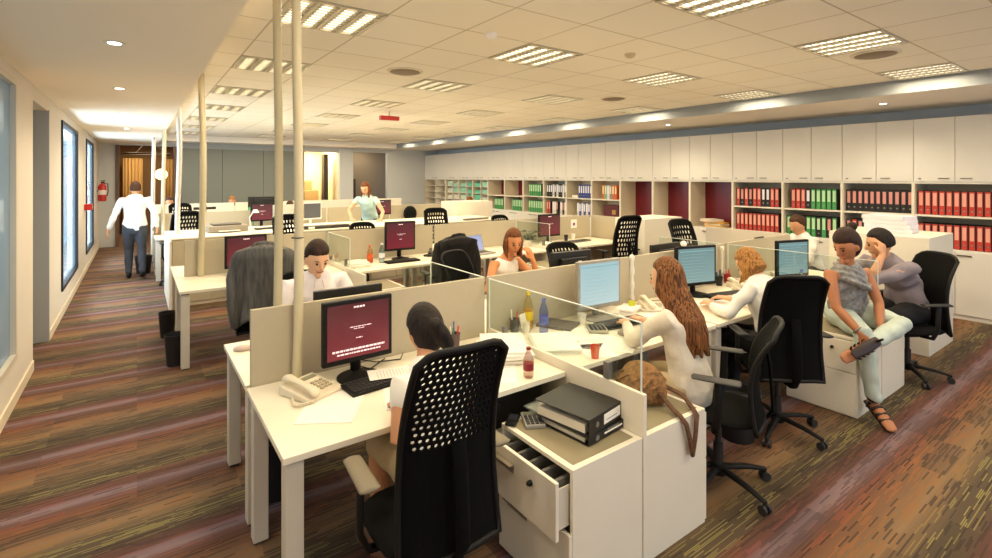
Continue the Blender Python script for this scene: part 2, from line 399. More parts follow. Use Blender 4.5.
for n, (x, y, lab) in enumerate([(2.3, 4.85, 'round ceiling vent left of the middle, in front of a four tube light'), (5.45, 1.68, 'round ceiling vent by the light nearest the storage wall'), (5.5, 4.8, 'faint round ceiling vent farther back towards the storage wall')]):
    t = thing('ceiling_vent', lab, 'vent', (x, y, ZC), 0, 'ceiling vents')
    MB().lathe([(.19, -.012), (.19, 0)], n=28).build('outer_ring', mat('vent ring', '#E8DCC4', .5), t, smooth='auto')
    MB().lathe([(.10, -.03), (.155, -.016), (.16, -.013)], n=28).build('diffuser', VM, t, smooth='auto')
for x, y, lab in [(3.64, 2.98, 'small smoke detector on the ceiling near the top centre'), (2.25, 3.2, 'tiny bright sprinkler head on the ceiling left of the square light')]:
    t = thing('smoke_detector' if x > 3 else 'sprinkler_head', lab, 'detector' if x > 3 else 'sprinkler', (x, y, ZC))
    MB().lathe([(.02, -.04), (.04, -.03), (.05, -.012), (.05, 0)]).build('housing', mat('detector plastic' if x > 3 else 'sprinkler white', '#D8C4A0' if x > 3 else '#FFFAF4', .5), t, smooth='auto')
es = thing('exit_sign', 'small red box sign hanging flat from the ceiling', 'sign', (3.5, 8.0, ZC))
MB().box(-.17, .17, -.04, .04, -.15, -.08).build('sign_box', mat('red sign', '#B8281E', .4), es, bevel=.005)
MB().box(-.01, .01, -.01, .01, -.08, 0).build('bracket', STEEL, es)
for i, (x, y, z, lab) in enumerate([(-.12, 4.11, ZL, 'small recessed downlight over the corridor, nearer one'), (-.14, 6.19, ZL, 'small recessed downlight over the corridor, farther one'),
                               (-.15, 2.0, ZL, 'added small recessed downlight brightening the corridor above the camera'), (-.15, 8.6, ZL, 'added small recessed downlight brightening the corridor by the first dark window'), (-.15, 11.2, ZL, 'added small recessed downlight brightening the corridor over the walking man'), (7.9, 2.35, ZR, 'small recessed downlight in the right soffit, nearer one'), (7.9, 5.6, ZR, 'small recessed downlight in the right soffit, farther one')]):  # corridor downlights on this line are added to brighten the corridor
    t = thing('downlight', lab, 'downlight', (x, y, z), 0, 'downlights')
    MB().lathe([(.055, -.006), (.06, 0)], n=20).build('trim_ring', STEEL, t, smooth='auto')
    sl = bpy.data.lights.new('downlight_lamp', 'SPOT'); sl.energy = 30; sl.color = (1, .86, .66); sl.spot_size = R(130); sl.spot_blend = 1; sl.shadow_soft_size = .05
    so_ = bpy.data.objects.new('downlight_lamp', sl); so_.location = (x, y, z-.02); COL.objects.link(so_)
    MB().lathe([(.035, -.009), (.038, -.004)], n=20).build('bulb', mat('lit bulb', '#FFFFFF', .5, emit='#FFF2DD', estr=6), t, smooth='auto')

# ------------------------------------------------------------------ storage wall on the right
WHITE2 = mat('storage white laminate', '#E2DED3', .5, noise=.015, nscale=3)
SX, BW = 8.57, .845
ZB, ZM, ZT, ZTT = .88, 1.305, 1.73, 2.6
SIDE = mat('storage cream side', '#E0D3B6', .5)
HAND = mat('brushed handle', '#7C7264', .35, .7)
bays = []            # name, y0
bayname = {-1: 'bay at the right edge of the picture', 0: 'bay full of red binders', 1: 'bay of black binders with pink labels', 2: 'bay mixing red and green binders', 3: 'bay of leaning red and black binders',
           4: 'open bay holding a heap of folders', 5: 'wide maroon bay', 6: 'narrow maroon bay beside the orange file bay', 7: 'bay with orange files over a maroon box', 8: 'bay of blue spined binders',
           9: 'bay of black and white binders', 10: 'bay of green binders on both shelves', 11: 'nearer maroon topped bay with green binders', 12: 'farther maroon topped bay with green binders', 13: 'nearest pigeonhole bay', 14: 'second pigeonhole bay', 15: 'third pigeonhole bay', 16: 'last pigeonhole bay at the far wall'}
for n in range(-3, 17):
    ya = 1.36+BW*n; yb = ya+BW
    if n == 16: yb = FY-.02
    nm = bayname.get(n, 'bay out of the picture')
    red = n in (4, 5, 6, 11, 12)
    if n < -1: continue
    t = thing('shelf_unit', 'cream open shelf unit, the ' + nm, 'shelf', (SX, ya, ZB), 0, 'open shelf units along the storage wall')
    w = yb-ya
    for s in (0, 1):
        yy = 0 if s == 0 else w-.012
        MB().box(0, .50, yy, yy+.012, 0, ZT-ZB).build('side_panel', SIDE, t)
    MB().box(.49, .52, .012, w-.012, 0, ZT-ZB).build('back_panel', MAROON if red else SIDE, t)
    if n <= 3 or 7 <= n <= 12:
        MB().box(0.005, .49, .012, w-.012, (.40 if n in (11, 12) else ZM-ZB)-.012, (.40 if n in (11, 12) else ZM-ZB)+.012).build('shelf', WHITE, t)
    if n >= 13:
        for k in range(1, 4): MB().box(0.005, .49, .012, w-.012, .2125*k-.006, .2125*k+.006).build('shelf', WHITE, t)
        MB().box(0.005, .49, w/2-.006, w/2+.006, 0, ZT-ZB).build('divider', WHITE, t)
    MB().box(-.012, 0, -.001, .024, 0, ZT-ZB).build('front_edge', WHITE, t)
    # base cabinet
    t = thing('base_cabinet', 'white low cupboard under the ' + nm, 'cabinet', (SX, ya, 0), 0, 'low cupboards along the storage wall')
    MB().box(.0, .52, 0, w, .0, ZB).build('body', WHITE2, t)
    for s in (0, 1):
        d = MB().box(-.018, 0, s*w/2+.003, (s+1)*w/2-.003, .06, ZB-.012).build('door', WHITE2, t, bevel=.002)
        yy = w/2+(-.09 if s == 0 else .09)
        MB().box(-.035, -.018, yy-.07, yy+.07, ZB-.07, ZB-.055).build('door_handle', HAND, d)
    t = thing('wall_cabinet', 'white wall cupboard over the ' + nm, 'cabinet', (SX, ya, ZT), 0, 'wall cupboards along the storage wall')
    MB().box(0, .52, 0, w, 0, ZTT-ZT).build('body', WHITE2, t)
    for s in (0, 1):
        d = MB().box(-.018, 0, s*w/2+.003, (s+1)*w/2-.003, .03, ZTT-ZT-.003).build('door', WHITE2, t, bevel=.002)
        yy = w/2+(-.11 if s == 0 else .11)
        MB().box(-.032, -.018, yy-.055, yy+.055, .066, .078).build('door_handle', HAND, d)
        if s == 0: MB().box(-.024, -.018, w-.05-w/2*0-.03, w-.02-w/2*0-.03, .06, .075).build('lock', HAND, t)

BC = {'red': '#C23528', 'blk': '#1B191B', 'grn': '#3E9C50', 'blu': '#2B3A86', 'wht': '#D8D4CC', 'pnk': '#C23528', 'org': '#D0642A', 'tea': '#6FB79A', 'gry': '#8A8A90'}
LABM = {'red': mat('binder label pink', '#E9A894', .6), 'blk': mat('binder label rose', '#D8938A', .6), 'grn': mat('binder label mint', '#BFE3B4', .6), 'blu': mat('binder label white', '#E6E6EE', .6),
        'wht': mat('binder label white'  , '#E6E6EE'), 'org': mat('binder label cream', '#E8D8B0', .6), 'tea': mat('binder label cream', '#E8D8B0'), 'gry': mat('binder label cream', '#E8D8B0')}
cname = {'red': 'red', 'blk': 'black', 'grn': 'green', 'blu': 'blue', 'wht': 'white', 'org': 'orange', 'tea': 'pale teal', 'gry': 'grey'}
BPROT = {}
def binder(kind, loc, tilt, label, group, labcol=None, rz=0):
    key = (kind, labcol)
    if key not in BPROT:
        t = thing('binder', label, 'binder', loc, rz, group)
        # spine faces -x, thickness in y
        MB().box(.004, .275, 0, .07, 0, .315).build('cover', mat('binder black board', '#1D1B1C', .6) if kind in ('red', 'grn', 'blk') else mat('binder '+kind, BC[kind], .6), t, bevel=.002)
        MB().box(0, .005, .009, .062, .004, .311).build('spine', mat('binder '+kind, BC[kind], .55), t)
        lm = LABM[labcol or kind]
        MB().box(-.002, .0, .016, .055, .12, .29).build('spine_label', lm, t)
        MB().tube([(.001, .035, .06), (-.004, .035, .06)], .011, n=12, round_ends=False).build('finger_ring', GREYST, t)
        BPROT[key] = t; r = t
    else:
        r = dup(BPROT[key], loc, rz, label, group)
    r.rotation_euler = (tilt, 0, rz)
    return r
def shelf_row(bay, upper, seq, start=.03, tilt=None, gap=.003, depth=.06):
    """seq listed in picture order left to right = decreasing y"""
    ya = 1.36+BW*bay; w = BW
    z = (ZM+.013 if upper else ZB+.001)
    if bay in (11, 12): z = ZB+.001
    y = ya+w-.014-start
    for k, c in enumerate(seq):
        lc = None
        if ':' in c: c, lc = c.split(':')
        if c == '_': y -= .07; continue
        tl = tilt[k] if tilt else 0
        step = .07*math.cos(tl)+gap+(.0 if not tl else .006)
        yy = y-.07
        lab = '%s binder, %s from left, %s shelf, %s' % (cname[c], ordn(len([q for q in seq[:k] if q != '_'])), 'upper' if upper else 'lower', bayname[bay])
        binder(c, (SX+depth, yy, z), 0, lab, 'binders on the storage wall', lc)
        if tl:
            o = COL.objects[-1]
        y -= step
shelf_row(0, True, ['red']*11, .01); shelf_row(0, False, ['red']*11, .01)
shelf_row(1, True, ['blk']*8+['blk']*3, .01); shelf_row(1, False, ['blk', 'red', 'blk', 'red', 'red', 'blk', 'blu', 'red', 'blk', 'red'], .01)
shelf_row(2, True, ['_', 'red', 'red', 'red', 'blk:blu', 'grn', 'grn', 'grn', 'grn', 'grn'], .01); shelf_row(2, False, ['grn', 'grn', 'blk', 'blk', 'grn', 'grn', 'blk:grn', 'grn', 'blk', 'grn'], .01)
shelf_row(3, True, ['red', 'blk', 'red', 'blk', 'red', 'red', 'blk:blu', 'blk:blu', 'red', 'red'], .01); shelf_row(3, False, ['red', 'red', 'red', 'red', 'red', 'red', 'red', 'red', 'red', 'red'], .01)
shelf_row(7, True, ['_', '_', 'org', 'tea', 'wht', 'gry', 'org', 'org'], .10)
shelf_row(8, True, ['blu', 'blu', 'blu', 'blu', 'blu', 'blu'], .33); shelf_row(8, False, ['wht', 'blu', 'wht', 'blu', 'wht', 'blu', 'wht'], .28)
shelf_row(9, True, ['blk:blu', 'blk:blu', 'blk:blu', 'wht', 'blk:blu', 'wht', 'blk:blu', 'blk:blu', 'wht', 'blk:blu'], .03); shelf_row(9, False, ['red', 'red', '_', 'wht', 'wht', 'blk', '_', 'wht', 'blk', 'wht'], .03)
shelf_row(10, True, ['grn']*7, .16); shelf_row(10, False, ['grn']*8, .14)
shelf_row(11, False, ['grn']*6, .26); shelf_row(12, False, ['grn']*6, .24)
mx = thing('storage_box', 'maroon box with a gold patch on the lower shelf under the orange files', 'box', (SX+.08, 1.36+BW*7+.15, ZB+.001))
MB().box(0, .3, 0, .42, 0, .3).build('box_body', mat('maroon card', '#5A1E26', .6), mx, bevel=.004)
MB().box(-.003, 0, .06, .16, .1, .2).build('gold_patch', mat('gold patch', '#A98A3A', .5), mx)
tag(MB().box(0, .15, 0, .2, 0, .06).build('paper_box', PAPER2, None, (SX+.1, 1.36+BW*8+.56, ZM+.013), bevel=.004), 'small cream box left of the blue binders on the upper shelf', 'box')
for k, (z, c, r_) in enumerate([(0, '#E6D6B8', .25), (.025, '#D9A945', .05), (.05, '#E8D9C0', -.1), (.08, '#D9A233', .15), (.105, '#E7D2C0', -.3), (.13, '#E9DDC9', -.45)]):
    tag(MB().cbox((0, 0, .012), (.26, .34-.0*k, .022)).build('folder', mat('folder %d' % k, c, .6), None, (SX+.16, 1.36+BW*4+.40+(.1 if k > 3 else 0), ZB+.002+z), rz=r_),
        '%s folder, %s up from the bottom of the heap in the open maroon bay' % (['cream', 'yellow', 'off white', 'amber', 'pinkish', 'topmost pale'][k], ordn(k)), 'folder', 'folders heaped in the open bay')
# pigeonhole papers
tealm = [mat('teal papers %d' % i, c, .7) for i, c in enumerate(['#5FB796', '#8CC9AE', '#BFD6C0', '#D9D4C4', '#C9CDBB'])]
for n in range(13, 17):
    for half in (0, 1):
        for k in range(4):
            y0 = 1.36+BW*n+half*BW/2+.04
            if y0+.3 > FY-.05 or n == 16: continue
            idx = (n-13)*2+half
            c = 0 if idx in (1, 2) else 1 if idx in (0, 3, 4) and k > 1 else 2+(k+n) % 3
            hh = .09+.07*((n*7+half*3+k*5) % 4)/3
            tag(MB().box(0, .3, 0, .30, 0, hh).build('paper_pile', tealm[c], None, (SX+.03, y0, ZB+.2125*k+.008), bevel=.004),
                '%s paper pile, %s pigeonhole up, %s half of the %s' % (['teal', 'light teal', 'pale green', 'cream', 'sage'][c], ordn(k), ['nearer', 'farther'][half], bayname[n]), 'paper pile', 'papers in the pigeonholes')

# ------------------------------------------------------------------ desks
ROW = {1: 'front bench', 2: 'second bench', 3: 'far bench'}
def desk(x0, x1, y0, y1, label, legs=(1, 1, 1, 1), z=.75):
    t = thing('desk', label, 'desk', (x0, y0, 0), 0, 'white desks')
    w, d = x1-x0, y1-y0
    MB().box(0, w, 0, d, z-.028, z).build('desktop', CREAM, t, bevel=.003)
    k = 0
    for sx in (0, 1):
        for sy in (0, 1):
            if legs[k]:
                xa = .015 if sx == 0 else w-.085; ya = .03 if sy == 0 else d-.10
                l = MB().box(xa, xa+.07, ya, ya+.07, .012, z-.045).build('leg', STEEL, t, bevel=.004)
                MB().box(xa+.01, xa+.06, ya+.01, ya+.06, 0, .012).build('foot', DGREY, l)
            k += 1
    for xa in (.04, w-.08):
        MB().box(xa, xa+.04, .07, d-.07, z-.065, z-.03).build('side_rail', STEEL, t)
    MB().box(.05, w-.05, d/2-.02, d/2+.02, z-.065, z-.03).build('cross_rail', STEEL, t)
    return t
def panel(x0, x1, y, label, z0=.60, z1=1.14, t=.028, name='partition_panel'):
    o = MB().box(0, x1-x0, -t/2, t/2, z0, z1).build(name, PANEL, None, (x0, y, 0), bevel=.004)
    return tag(o, label, 'partition', 'desk partitions')
def panel_y(x, y0, y1, label, z0=.60, z1=1.14, t=.028, m=None):
    o = MB().box(-t/2, t/2, 0, y1-y0, z0, z1).build('partition_panel', m or PANEL, None, (x, y0, 0), bevel=.004)
    return tag(o, label, 'partition', 'desk partitions')
XS = [(.45, 1.915), (1.945, 3.41), (3.44, 4.90), (4.93, 6.33)]
who = ['at the end of the {}, corridor side', 'second along the {} from the corridor', 'third along the {} from the corridor', 'last along the {}, storage side']
P1 = 2.81
for i, (a, b_) in enumerate(XS):
    L = (1, 0, 1, 0) if False else ((1, 1, 0, 1) if i % 2 == 0 else (0, 1, 1, 1))
    # leg order: x0y0, x0y1, x1y0, x1y1
    desk(a, b_, 2.01, P1-.018, 'white desk facing the partition, near side, ' + who[i].format(ROW[1]), L)
    desk(a, b_, P1+.018, 3.61, 'white desk behind the partition, far side, ' + who[i].format(ROW[1]), (1, 1, 1, 1))
    panel(a+.02 if i == 0 else a, b_ if i != 3 else 6.33, P1, 'beige fabric partition panel, ' + who[i].format(ROW[1]))
P2 = 6.3
for i, (a, b_) in enumerate(XS):
    a2 = a-.13 if i == 0 else a
    b2 = b_+.25 if i == 3 else b_
    desk(a2, b2, 5.5, P2-.018, 'white desk facing the partition, near side, ' + who[i].format(ROW[2]), (1, 1, 0, 1) if i % 2 == 0 else (0, 1, 1, 1))
    desk(a2, b2, P2+.018, 7.1, 'white desk behind the partition, far side, ' + who[i].format(ROW[2]))
    panel(a2+.09 if i == 0 else a2, b2, P2, 'beige fabric partition panel, ' + who[i].format(ROW[2]))
panel_y(6.62, 5.5, 6.28, 'beige return panel closing the storage end of the second bench', .0, 1.14)
panel_y(6.36, 2.83, 3.9, 'pale grey return panel closing the far side of the front bench', .0, 1.14, m=mat('pale grey panel', '#C2BAAD', .7))
P3 = 11.2
for i, (a, b_) in enumerate(XS):
    a2 = .25 if i == 0 else a
    desk(a2, b_, 10.4, P3-.018, 'white desk facing the partition, near side, ' + who[i].format(ROW[3]))
    desk(a2, b_, P3+.018, 12.0, 'white desk behind the partition, far side, ' + who[i].format(ROW[3]))
    panel(a2, b_, P3, 'beige fabric partition panel, ' + who[i].format(ROW[3]))
    if i < 2: desk(a2, b_, 12.92, 13.58, 'white desk before the farthest pale partition, %s' % ['corridor side', 'second from the corridor'][i])
    panel(a2, b_, 13.6, 'pale partition panel of the farthest desks, ' + who[i].format('last bench'), 0, 1.2).data.materials[0] = WHITE
# long low white storage block between the second and far bench
for i in range(6):
    a = .40+.96*i
    t = thing('low_cabinet', 'waist high white cabinet between benches, %s from the corridor' % ordn(i), 'cabinet', (a, 8.3, 0), 0, 'waist high cabinets between the benches')
    MB().box(0, .955, 0, 1.2, 0, .94).build('body', STEEL if i else WHITE, t, bevel=.002)
    for s in (0, 1): MB().box(s*.478+.003, (s+1)*.478-.003, -.018, 0, .05, .93).build('door', PANEL, t, bevel=.002)
tag(MB().box(.38, 6.17, 8.27, 9.53, .941, .96).build('cabinet_top', CREAM, bevel=.002), 'long white worktop over the waist high cabinets between benches', 'worktop')
tag(MB().box(-.012, .012, 0, 1.6, 0, .96).build('end_panel', WHITE, None, (.364, 7.93-.0, 0), bevel=.002), 'white end panel standing at the corridor end of the waist high cabinets', 'panel')
def tallcab(x0, x1, y0, y1, h, label):
    t = thing('tall_cabinet', label, 'cabinet', (x0, y0, 0), 0, 'tall cabinets at the bench ends')
    MB().box(0, x1-x0, 0, y1-y0, 0, h).build('body', WHITE, t, bevel=.003)
    w = y1-y0
    for s in (0, 1): 
        d = MB().box(x1-x0, x1-x0+.018, s*w/2+.003, (s+1)*w/2-.003, .05, h-.01).build('door', WHITE, t, bevel=.002)
        MB().box(x1-x0+.018, x1-x0+.03, w/2+(.05 if s else -.06), w/2+(.06 if s else -.05), h*.5, h*.5+.14).build('door_handle', HAND, d)
tallcab(6.50, 7.36, 1.55, 2.45, 1.20, 'white cabinet ending the front bench, stack of papers on top')
tallcab(6.30, 7.25, 4.88, 5.46, 1.17, 'white cabinet ending the second bench, below the maroon bays')
tallcab(5.75, 6.75, 9.56, 10.2, 1.26, 'white cabinet standing at the far end of the long worktop')

# pedestals (drawer units): drawers face -x or +x
def pedestal(x0, y0, sx, open_=0, label='', w=.45, d=.50, h=.60):
    t = thing('drawer_pedestal', label, 'drawer unit', (x0, y0, 0), 0, 'white drawer pedestals')
    xa = 0; f = -1 if sx < 0 else 1; xf = 0 if f < 0 else w
    MB().box(0, w, .0, .018, 0, h).box(0, w, d-.018, d, 0, h).box(.0 if f > 0 else w-.018, .018 if f > 0 else w, .018, d-.018, 0, h).box(0, w, .018, d-.018, 0, .03).box(0, w, .018, d-.018, h-.02, h-.001).build('body', WHITE, t, bevel=.002)
    MB().box(.03, w-.03, .03, d-.03, h-.001, h+.001).build('top_inlay', mat('taupe inlay', '#8F8468', .7), t)
    zs = [(.335, h-.025), (.01, .33)]
    for i, (z0, z1) in enumerate(zs):
        off = open_ if i == 0 else 0
        xo = xf+f*off
        fr = MB().box(min(xo, xo+f*.018), max(xo, xo+f*.018), .003, d-.003, z0, z1).build('drawer', WHITE, t, bevel=.003)
        MB().box(min(xo+f*.018, xo+f*.045), max(xo+f*.018, xo+f*.045), d*.5-.09+.12, d*.5+.06+.12, z1-.055, z1-.05).box(min(xo+f*.018, xo+f*.02), max(xo+f*.018, xo+f*.02), d*.5-.09+.12, d*.5+.06+.12, z1-.09, z1-.05).build('handle', mat('satin handle', '#B9AE9A', .3, .6), fr)
        if i == 0: MB().tube([(xo+f*.018, d*.32, z1-.07), (xo+f*.03, d*.32, z1-.07)], .012, n=14).build('lock', BLACK, fr, smooth='auto')
        if i == 0 and off:
            xi = xf-f*.36
            MB().box(min(xo, xi), max(xo, xi), .03, .036, z0+.02, z1-.05).box(min(xo, xi), max(xo, xi), d-.036, d-.03, z0+.02, z1-.05).box(min(xo, xi), max(xo, xi), .036, d-.036, z0+.02, z0+.026).build('drawer_tray', STEEL, fr)
            for q in range(5):
                MB().box(min(xo-f*.01, xi), max(xo-f*.01, xi)-.01, .06+.085*q, .064+.085*q+.012, z0+.03, z1-.035).build('hanging_file', mat('grey file', '#77746C', .7), fr)
    return t
pedestal(1.470, 1.50, -1, .075, 'white drawer pedestal in the foreground with its top drawer pulled open')
pedestal(1.950, 1.50, 1, 0, 'white drawer pedestal in the foreground under the woven bag', w=.485)
pedestal(4.40, 1.47, -1, 0, 'white drawer pedestal beside the sandalled foot of the sitting woman', w=.50)
pedestal(4.93, 1.47, 1, 0, 'white drawer pedestal whose side panel runs towards the man\'s chair', w=.52)
pedestal(1.45, 5.02, -1, 0, 'drawer pedestal standing at the near edge of the second bench', h=.62)
pedestal(1.945, 5.02, 1, 0, 'drawer pedestal at the second bench, its black drawers towards the jacket chair', h=.62)
pedestal(4.45, 5.02, -1, 0, 'drawer pedestal below the seated woman\'s side of the second bench')
# low panels between pedestals and glass screens above desks
tag(MB().box(-.012, .012, 0, 1.28, .0, .80).build('divider_panel', WHITE, None, (1.935, 1.495, 0), bevel=.003), 'white low divider panel between the two foreground drawer pedestals', 'panel')
tag(MB().box(-.012, .012, 0, 1.28, .0, .80).build('divider_panel', WHITE, None, (4.915, 1.465, 0), bevel=.003), 'white low divider panel beside the woman sitting on the pedestal', 'panel')
def glass(x, y0, y1, label, ret=None):
    t = thing('glass_screen', label, 'glass screen', (x, y0, 0), 0, 'glass desk screens')
    d = y1-y0; z0, z1 = .802, 1.13
    MB().box(-.004, .004, 0, d, z0, z1).build('pane', GLASS, t)
    MB().box(-.005, .005, 0, d, z1, z1+.004).box(-.005, .005, -.004, 0, z0, z1+.004).box(-.005, .005, d, d+.004, z0, z1+.004).build('polished_edge', EDGE, t)
    MB().box(-.014, .014, d*.15, d*.15+.035, z0+.002, z0+.085).build('clamp', GREYST, t)
    MB().box(-.012, .012, d*.85, d*.85+.03, z0+.002, z0+.05).build('clamp', GREYST, t)
    return t
glass(1.935, 1.52, 2.77, 'glass screen in the foreground, between black haired and long haired women')
glass(1.935, 2.84, 3.60, 'glass screen behind the partition left of the woman in white straps')
tag(MB().box(0, .24, -.004, .004, .76, 1.13).build('glass_screen', GLASS, None, (1.68, 3.60, 0)), 'small glass return panel at the far edge of the front bench', 'glass screen', 'glass desk screens')
glass(4.915, 1.50, 2.77, 'glass screen beside the woman in the grey scarf top')
glass(4.915, 2.84, 3.60, 'glass screen between far side desks near the pale grey return panel')
glass(1.935, 5.5, 6.28, 'glass screen on the second bench beside the plastic bottle')
glass(4.915, 5.5, 6.28, 'glass screen on the second bench beside the plant')
for x in (1.93, 4.915):
    tag(MB().box(-.011, .011, 0, .76, .60, .80).build('divider_panel', WHITE, None, (x, 2.84, 0)), 'white low divider between far side desks, %s' % ('left one' if x < 3 else 'right one'), 'panel')
    tag(MB().box(-.011, .011, 0, 1.25, 0.0, .80).build('divider_panel', WHITE, None, (x, 5.02, 0)), 'white low divider on the second bench, %s' % ('left one' if x < 3 else 'right one'), 'panel')

# cable conduits
def conduit(x, y, z0, z1, r, col, label, wave=.01, n=10, ribs=True, lean=0):
    k = int((z1-z0)/.007) if ribs else 24
    pts = []; rs = []
    for i in range(k+1):
        f = i/k; z = z0+(z1-z0)*f
        pts.append((wave*math.sin(f*5.1+x*9)+lean*f, wave*.6*math.cos(f*4), z)); rs.append(r*(1 if i % 2 else .78) if ribs else r*(1+.04*math.sin(i)))
    o = MB().tube(pts, rs, n=n, side=(1, 0, 0), round_ends=False).build('cable_conduit', mat('conduit '+col, col, .45), None, (x, y, 0), smooth=True)
    return tag(o, label, 'conduit', 'cable conduits rising to the ceiling')
conduit(.69, 2.76, .752, ZC, .027, '#E0D2AC', 'ribbed cream conduit rising from the foreground desk in front of the partition', .008, 14)
conduit(.615, 2.872, .752, ZC, .024, '#D2C49E', 'ribbed cream conduit rising just behind the foreground partition', .006, 14)
tag(MB().tube([(.03*math.cos(a*.5), .028*math.sin(a*.5), .0) for a in range(13)], .003, round_ends=False).build('cable_tie', DGREY, None, (.69, 2.76, 1.50)), 'thin dark tie around the foreground conduit', 'tie')
conduit(.57, 6.24, .752, ZC, .036, '#DECFA8', 'cream conduit rising from the second bench beside the screen', .012, 10)
conduit(.51, 8.95, .96, ZC, .038, '#ECEAE2', 'white conduit rising from the long worktop', .014, 10)
conduit(.40, 11.12, .752, ZC, .036, '#D8CDB0', 'cream conduit rising from the far bench', .01, 10)
conduit(.30, 13.50, .0, ZC, .042, '#E6E4DC', 'white conduit farthest down the corridor', .01, 10)

# ------------------------------------------------------------------ office chairs
def mesh_back(wb, wt, z0, z1, holes_from, cols=13, rows=26, th=.012):
    """curved mesh panel with elongated open holes above holes_from (fraction); faces +y"""
    mb = MB(); 
    def S(u, v, off):
        w = (wb+(wt-wb)*v)/2
        # rounded top corners
        x = (u-.5)*2
        zz = z0+(z1-z0)*v-(abs(x)**5)*.05*max(0, (v-.6)/.4)-(abs(x)**4)*.02*max(0, (.3-v)/.3)
        y = -.045*(1-x*x)*1.0+.05*math.sin(v*math.pi*.9)-.10*v*v
        return (x*w, y+off, zz)
    for r in range(rows):
        for c in range(cols):
            u0, u1 = c/cols, (c+1)/cols; v0, v1 = r/rows, (r+1)/rows
            sh = (.5/cols if r % 2 else 0)
            edge = c == 0 or c == cols-1 or r == 0 or r == rows-1
            if (v0 < holes_from) or edge:
                mb.add([S(u0, v0, 0), S(u1, v0, 0), S(u1, v1, 0), S(u0, v1, 0)], [(0, 1, 2, 3)])
            else:
                o = [(u0, v0), ((u0+u1)/2, v0), (u1, v0), (u1, (v0+v1)/2), (u1, v1), ((u0+u1)/2, v1), (u0, v1), (u0, (v0+v1)/2)]
                cu, cv = (u0+u1)/2, (v0+v1)/2
                inn = []
                for (a, b_) in o:
                    dx = (a-cu)*.58; dy = (b_-cv)*.72
                    if abs(a-cu) > 1e-6 and abs(b_-cv) > 1e-6: dx *= .72; dy *= .74
                    inn.append((cu+dx+(sh*.35 if r % 2 else -.12/cols), cv+dy))
                mb.add([S(a, b_, 0) for a, b_ in o]+[S(a, b_, 0) for a, b_ in inn], [(i, (i+1) % 8, 8+(i+1) % 8, 8+i) for i in range(8)])
    return mb, S
def make_chair(label, loc, rz, holes=.45, group='black mesh backed office chairs', armcol='#1A1A1A', jacket=None, zt=1.20, holescale=(13, 26), w=.44, name='office_chair', arms=True):
    t = thing(name, label, 'chair', loc, rz, group)
    # seat
    def sq(p):
        x, y, z = p; k = 1/max(.001, (abs(x)**4+abs(y)**4)**.25) if (abs(x)+abs(y)) > .3 else 1
        r = math.hypot(x, y); k = 1+(k*r-1)*.9 if r > .3 else 1
        return (x*k, y*k, z)
    MB().ball((0, .02, .455), (.235, .235, .045), 24, fn=sq).build('seat', BLACKF, t, smooth=True)
    mb, S = mesh_back(w-.01, w-.05 if holes > 1 else w-.06, .45, zt, holes, *holescale)
    o = mb.build('backrest', MESH, t, (0, -.20, 0)); so = o.modifiers.new('s', 'SOLIDIFY'); so.thickness = .010
    # frame
    ring = [S(0, v/14, 0) for v in range(0, 15)]+[S(u/10, 1, 0) for u in range(1, 10)]+[S(1, 1-v/14, 0) for v in range(0, 15)]+[S(1-u/10, 0, 0) for u in range(1, 11)]
    MB().tube([(p[0]*1.02, p[1]-.20, p[2]) for p in ring], .013, side=(0, 1, 0), n=8, round_ends=False).build('back_frame', BLACK, t, smooth=True)
    MB().tube([(0, -.05, .40), (0, -.22, .40), (0, -.285, .50), (0, -.27, .75), (0, -.25, .86)], [(.03, .010)]*5, side=(1, 0, 0)).build('back_spine', MESH, t, smooth=True)
    MB().box(-.1, .1, -.12, .14, .385, .42).build('mechanism', BLACK, t, bevel=.01)
    MB().lathe([(.028, .09), (.028, .25), (.018, .25), (.018, .39)], n=14).build('gas_column', DGREY, t, smooth='auto')
    am = mat('armrest '+armcol, armcol, .6)
    if arms:
        for s in (-1, 1):
            a = MB().tube([(s*.14, .0, .41), (s*.25, .0, .42), (s*.285, -.01, .50), (s*.285, -.02, .700)], [(.022, .014)]*4, side=(0, 1, 0)).build('armrest', BLACK, t, smooth=True)
            MB().tube([(s*.283, -.12, .716), (s*.275, .11, .716)], [(.040, .011), (.036, .011)], side=(1, 0, 0), n=12).build('arm_pad', am, a, smooth=True)
    hub = MB().lathe([(.045, .07), (.05, .12), (.03, .13)], n=14).build('base_hub', BLACK, t, smooth='auto')
    for k in range(5):
        a = 2*math.pi*k/5+.3; c, s_ = math.cos(a), math.sin(a)
        MB().tube([(c*.03, s_*.03, .105), (c*.18, s_*.18, .092), (c*.30, s_*.30, .068)], [(.026, .016), (.022, .014), (.016, .011)], side=(-s_, c, 0), n=8).build('base_spoke', BLACK, t, smooth=True)
        cs = MB()
        for q in (-1, 1):
            cx, cy = c*.30-s_*.016*q, s_*.30+c*.016*q
            cs.tube([(cx-s_*.009*q, cy+c*.009*q, .027), (cx+s_*.006*q, cy-c*.006*q, .027)], .026, n=14, round_ends=False)
        cs.lathe([(.01, .03), (.01, .07)], (c*.30, s_*.30, 0), 8)
        cs.build('caster', DGREY, t, smooth='auto')
    return t
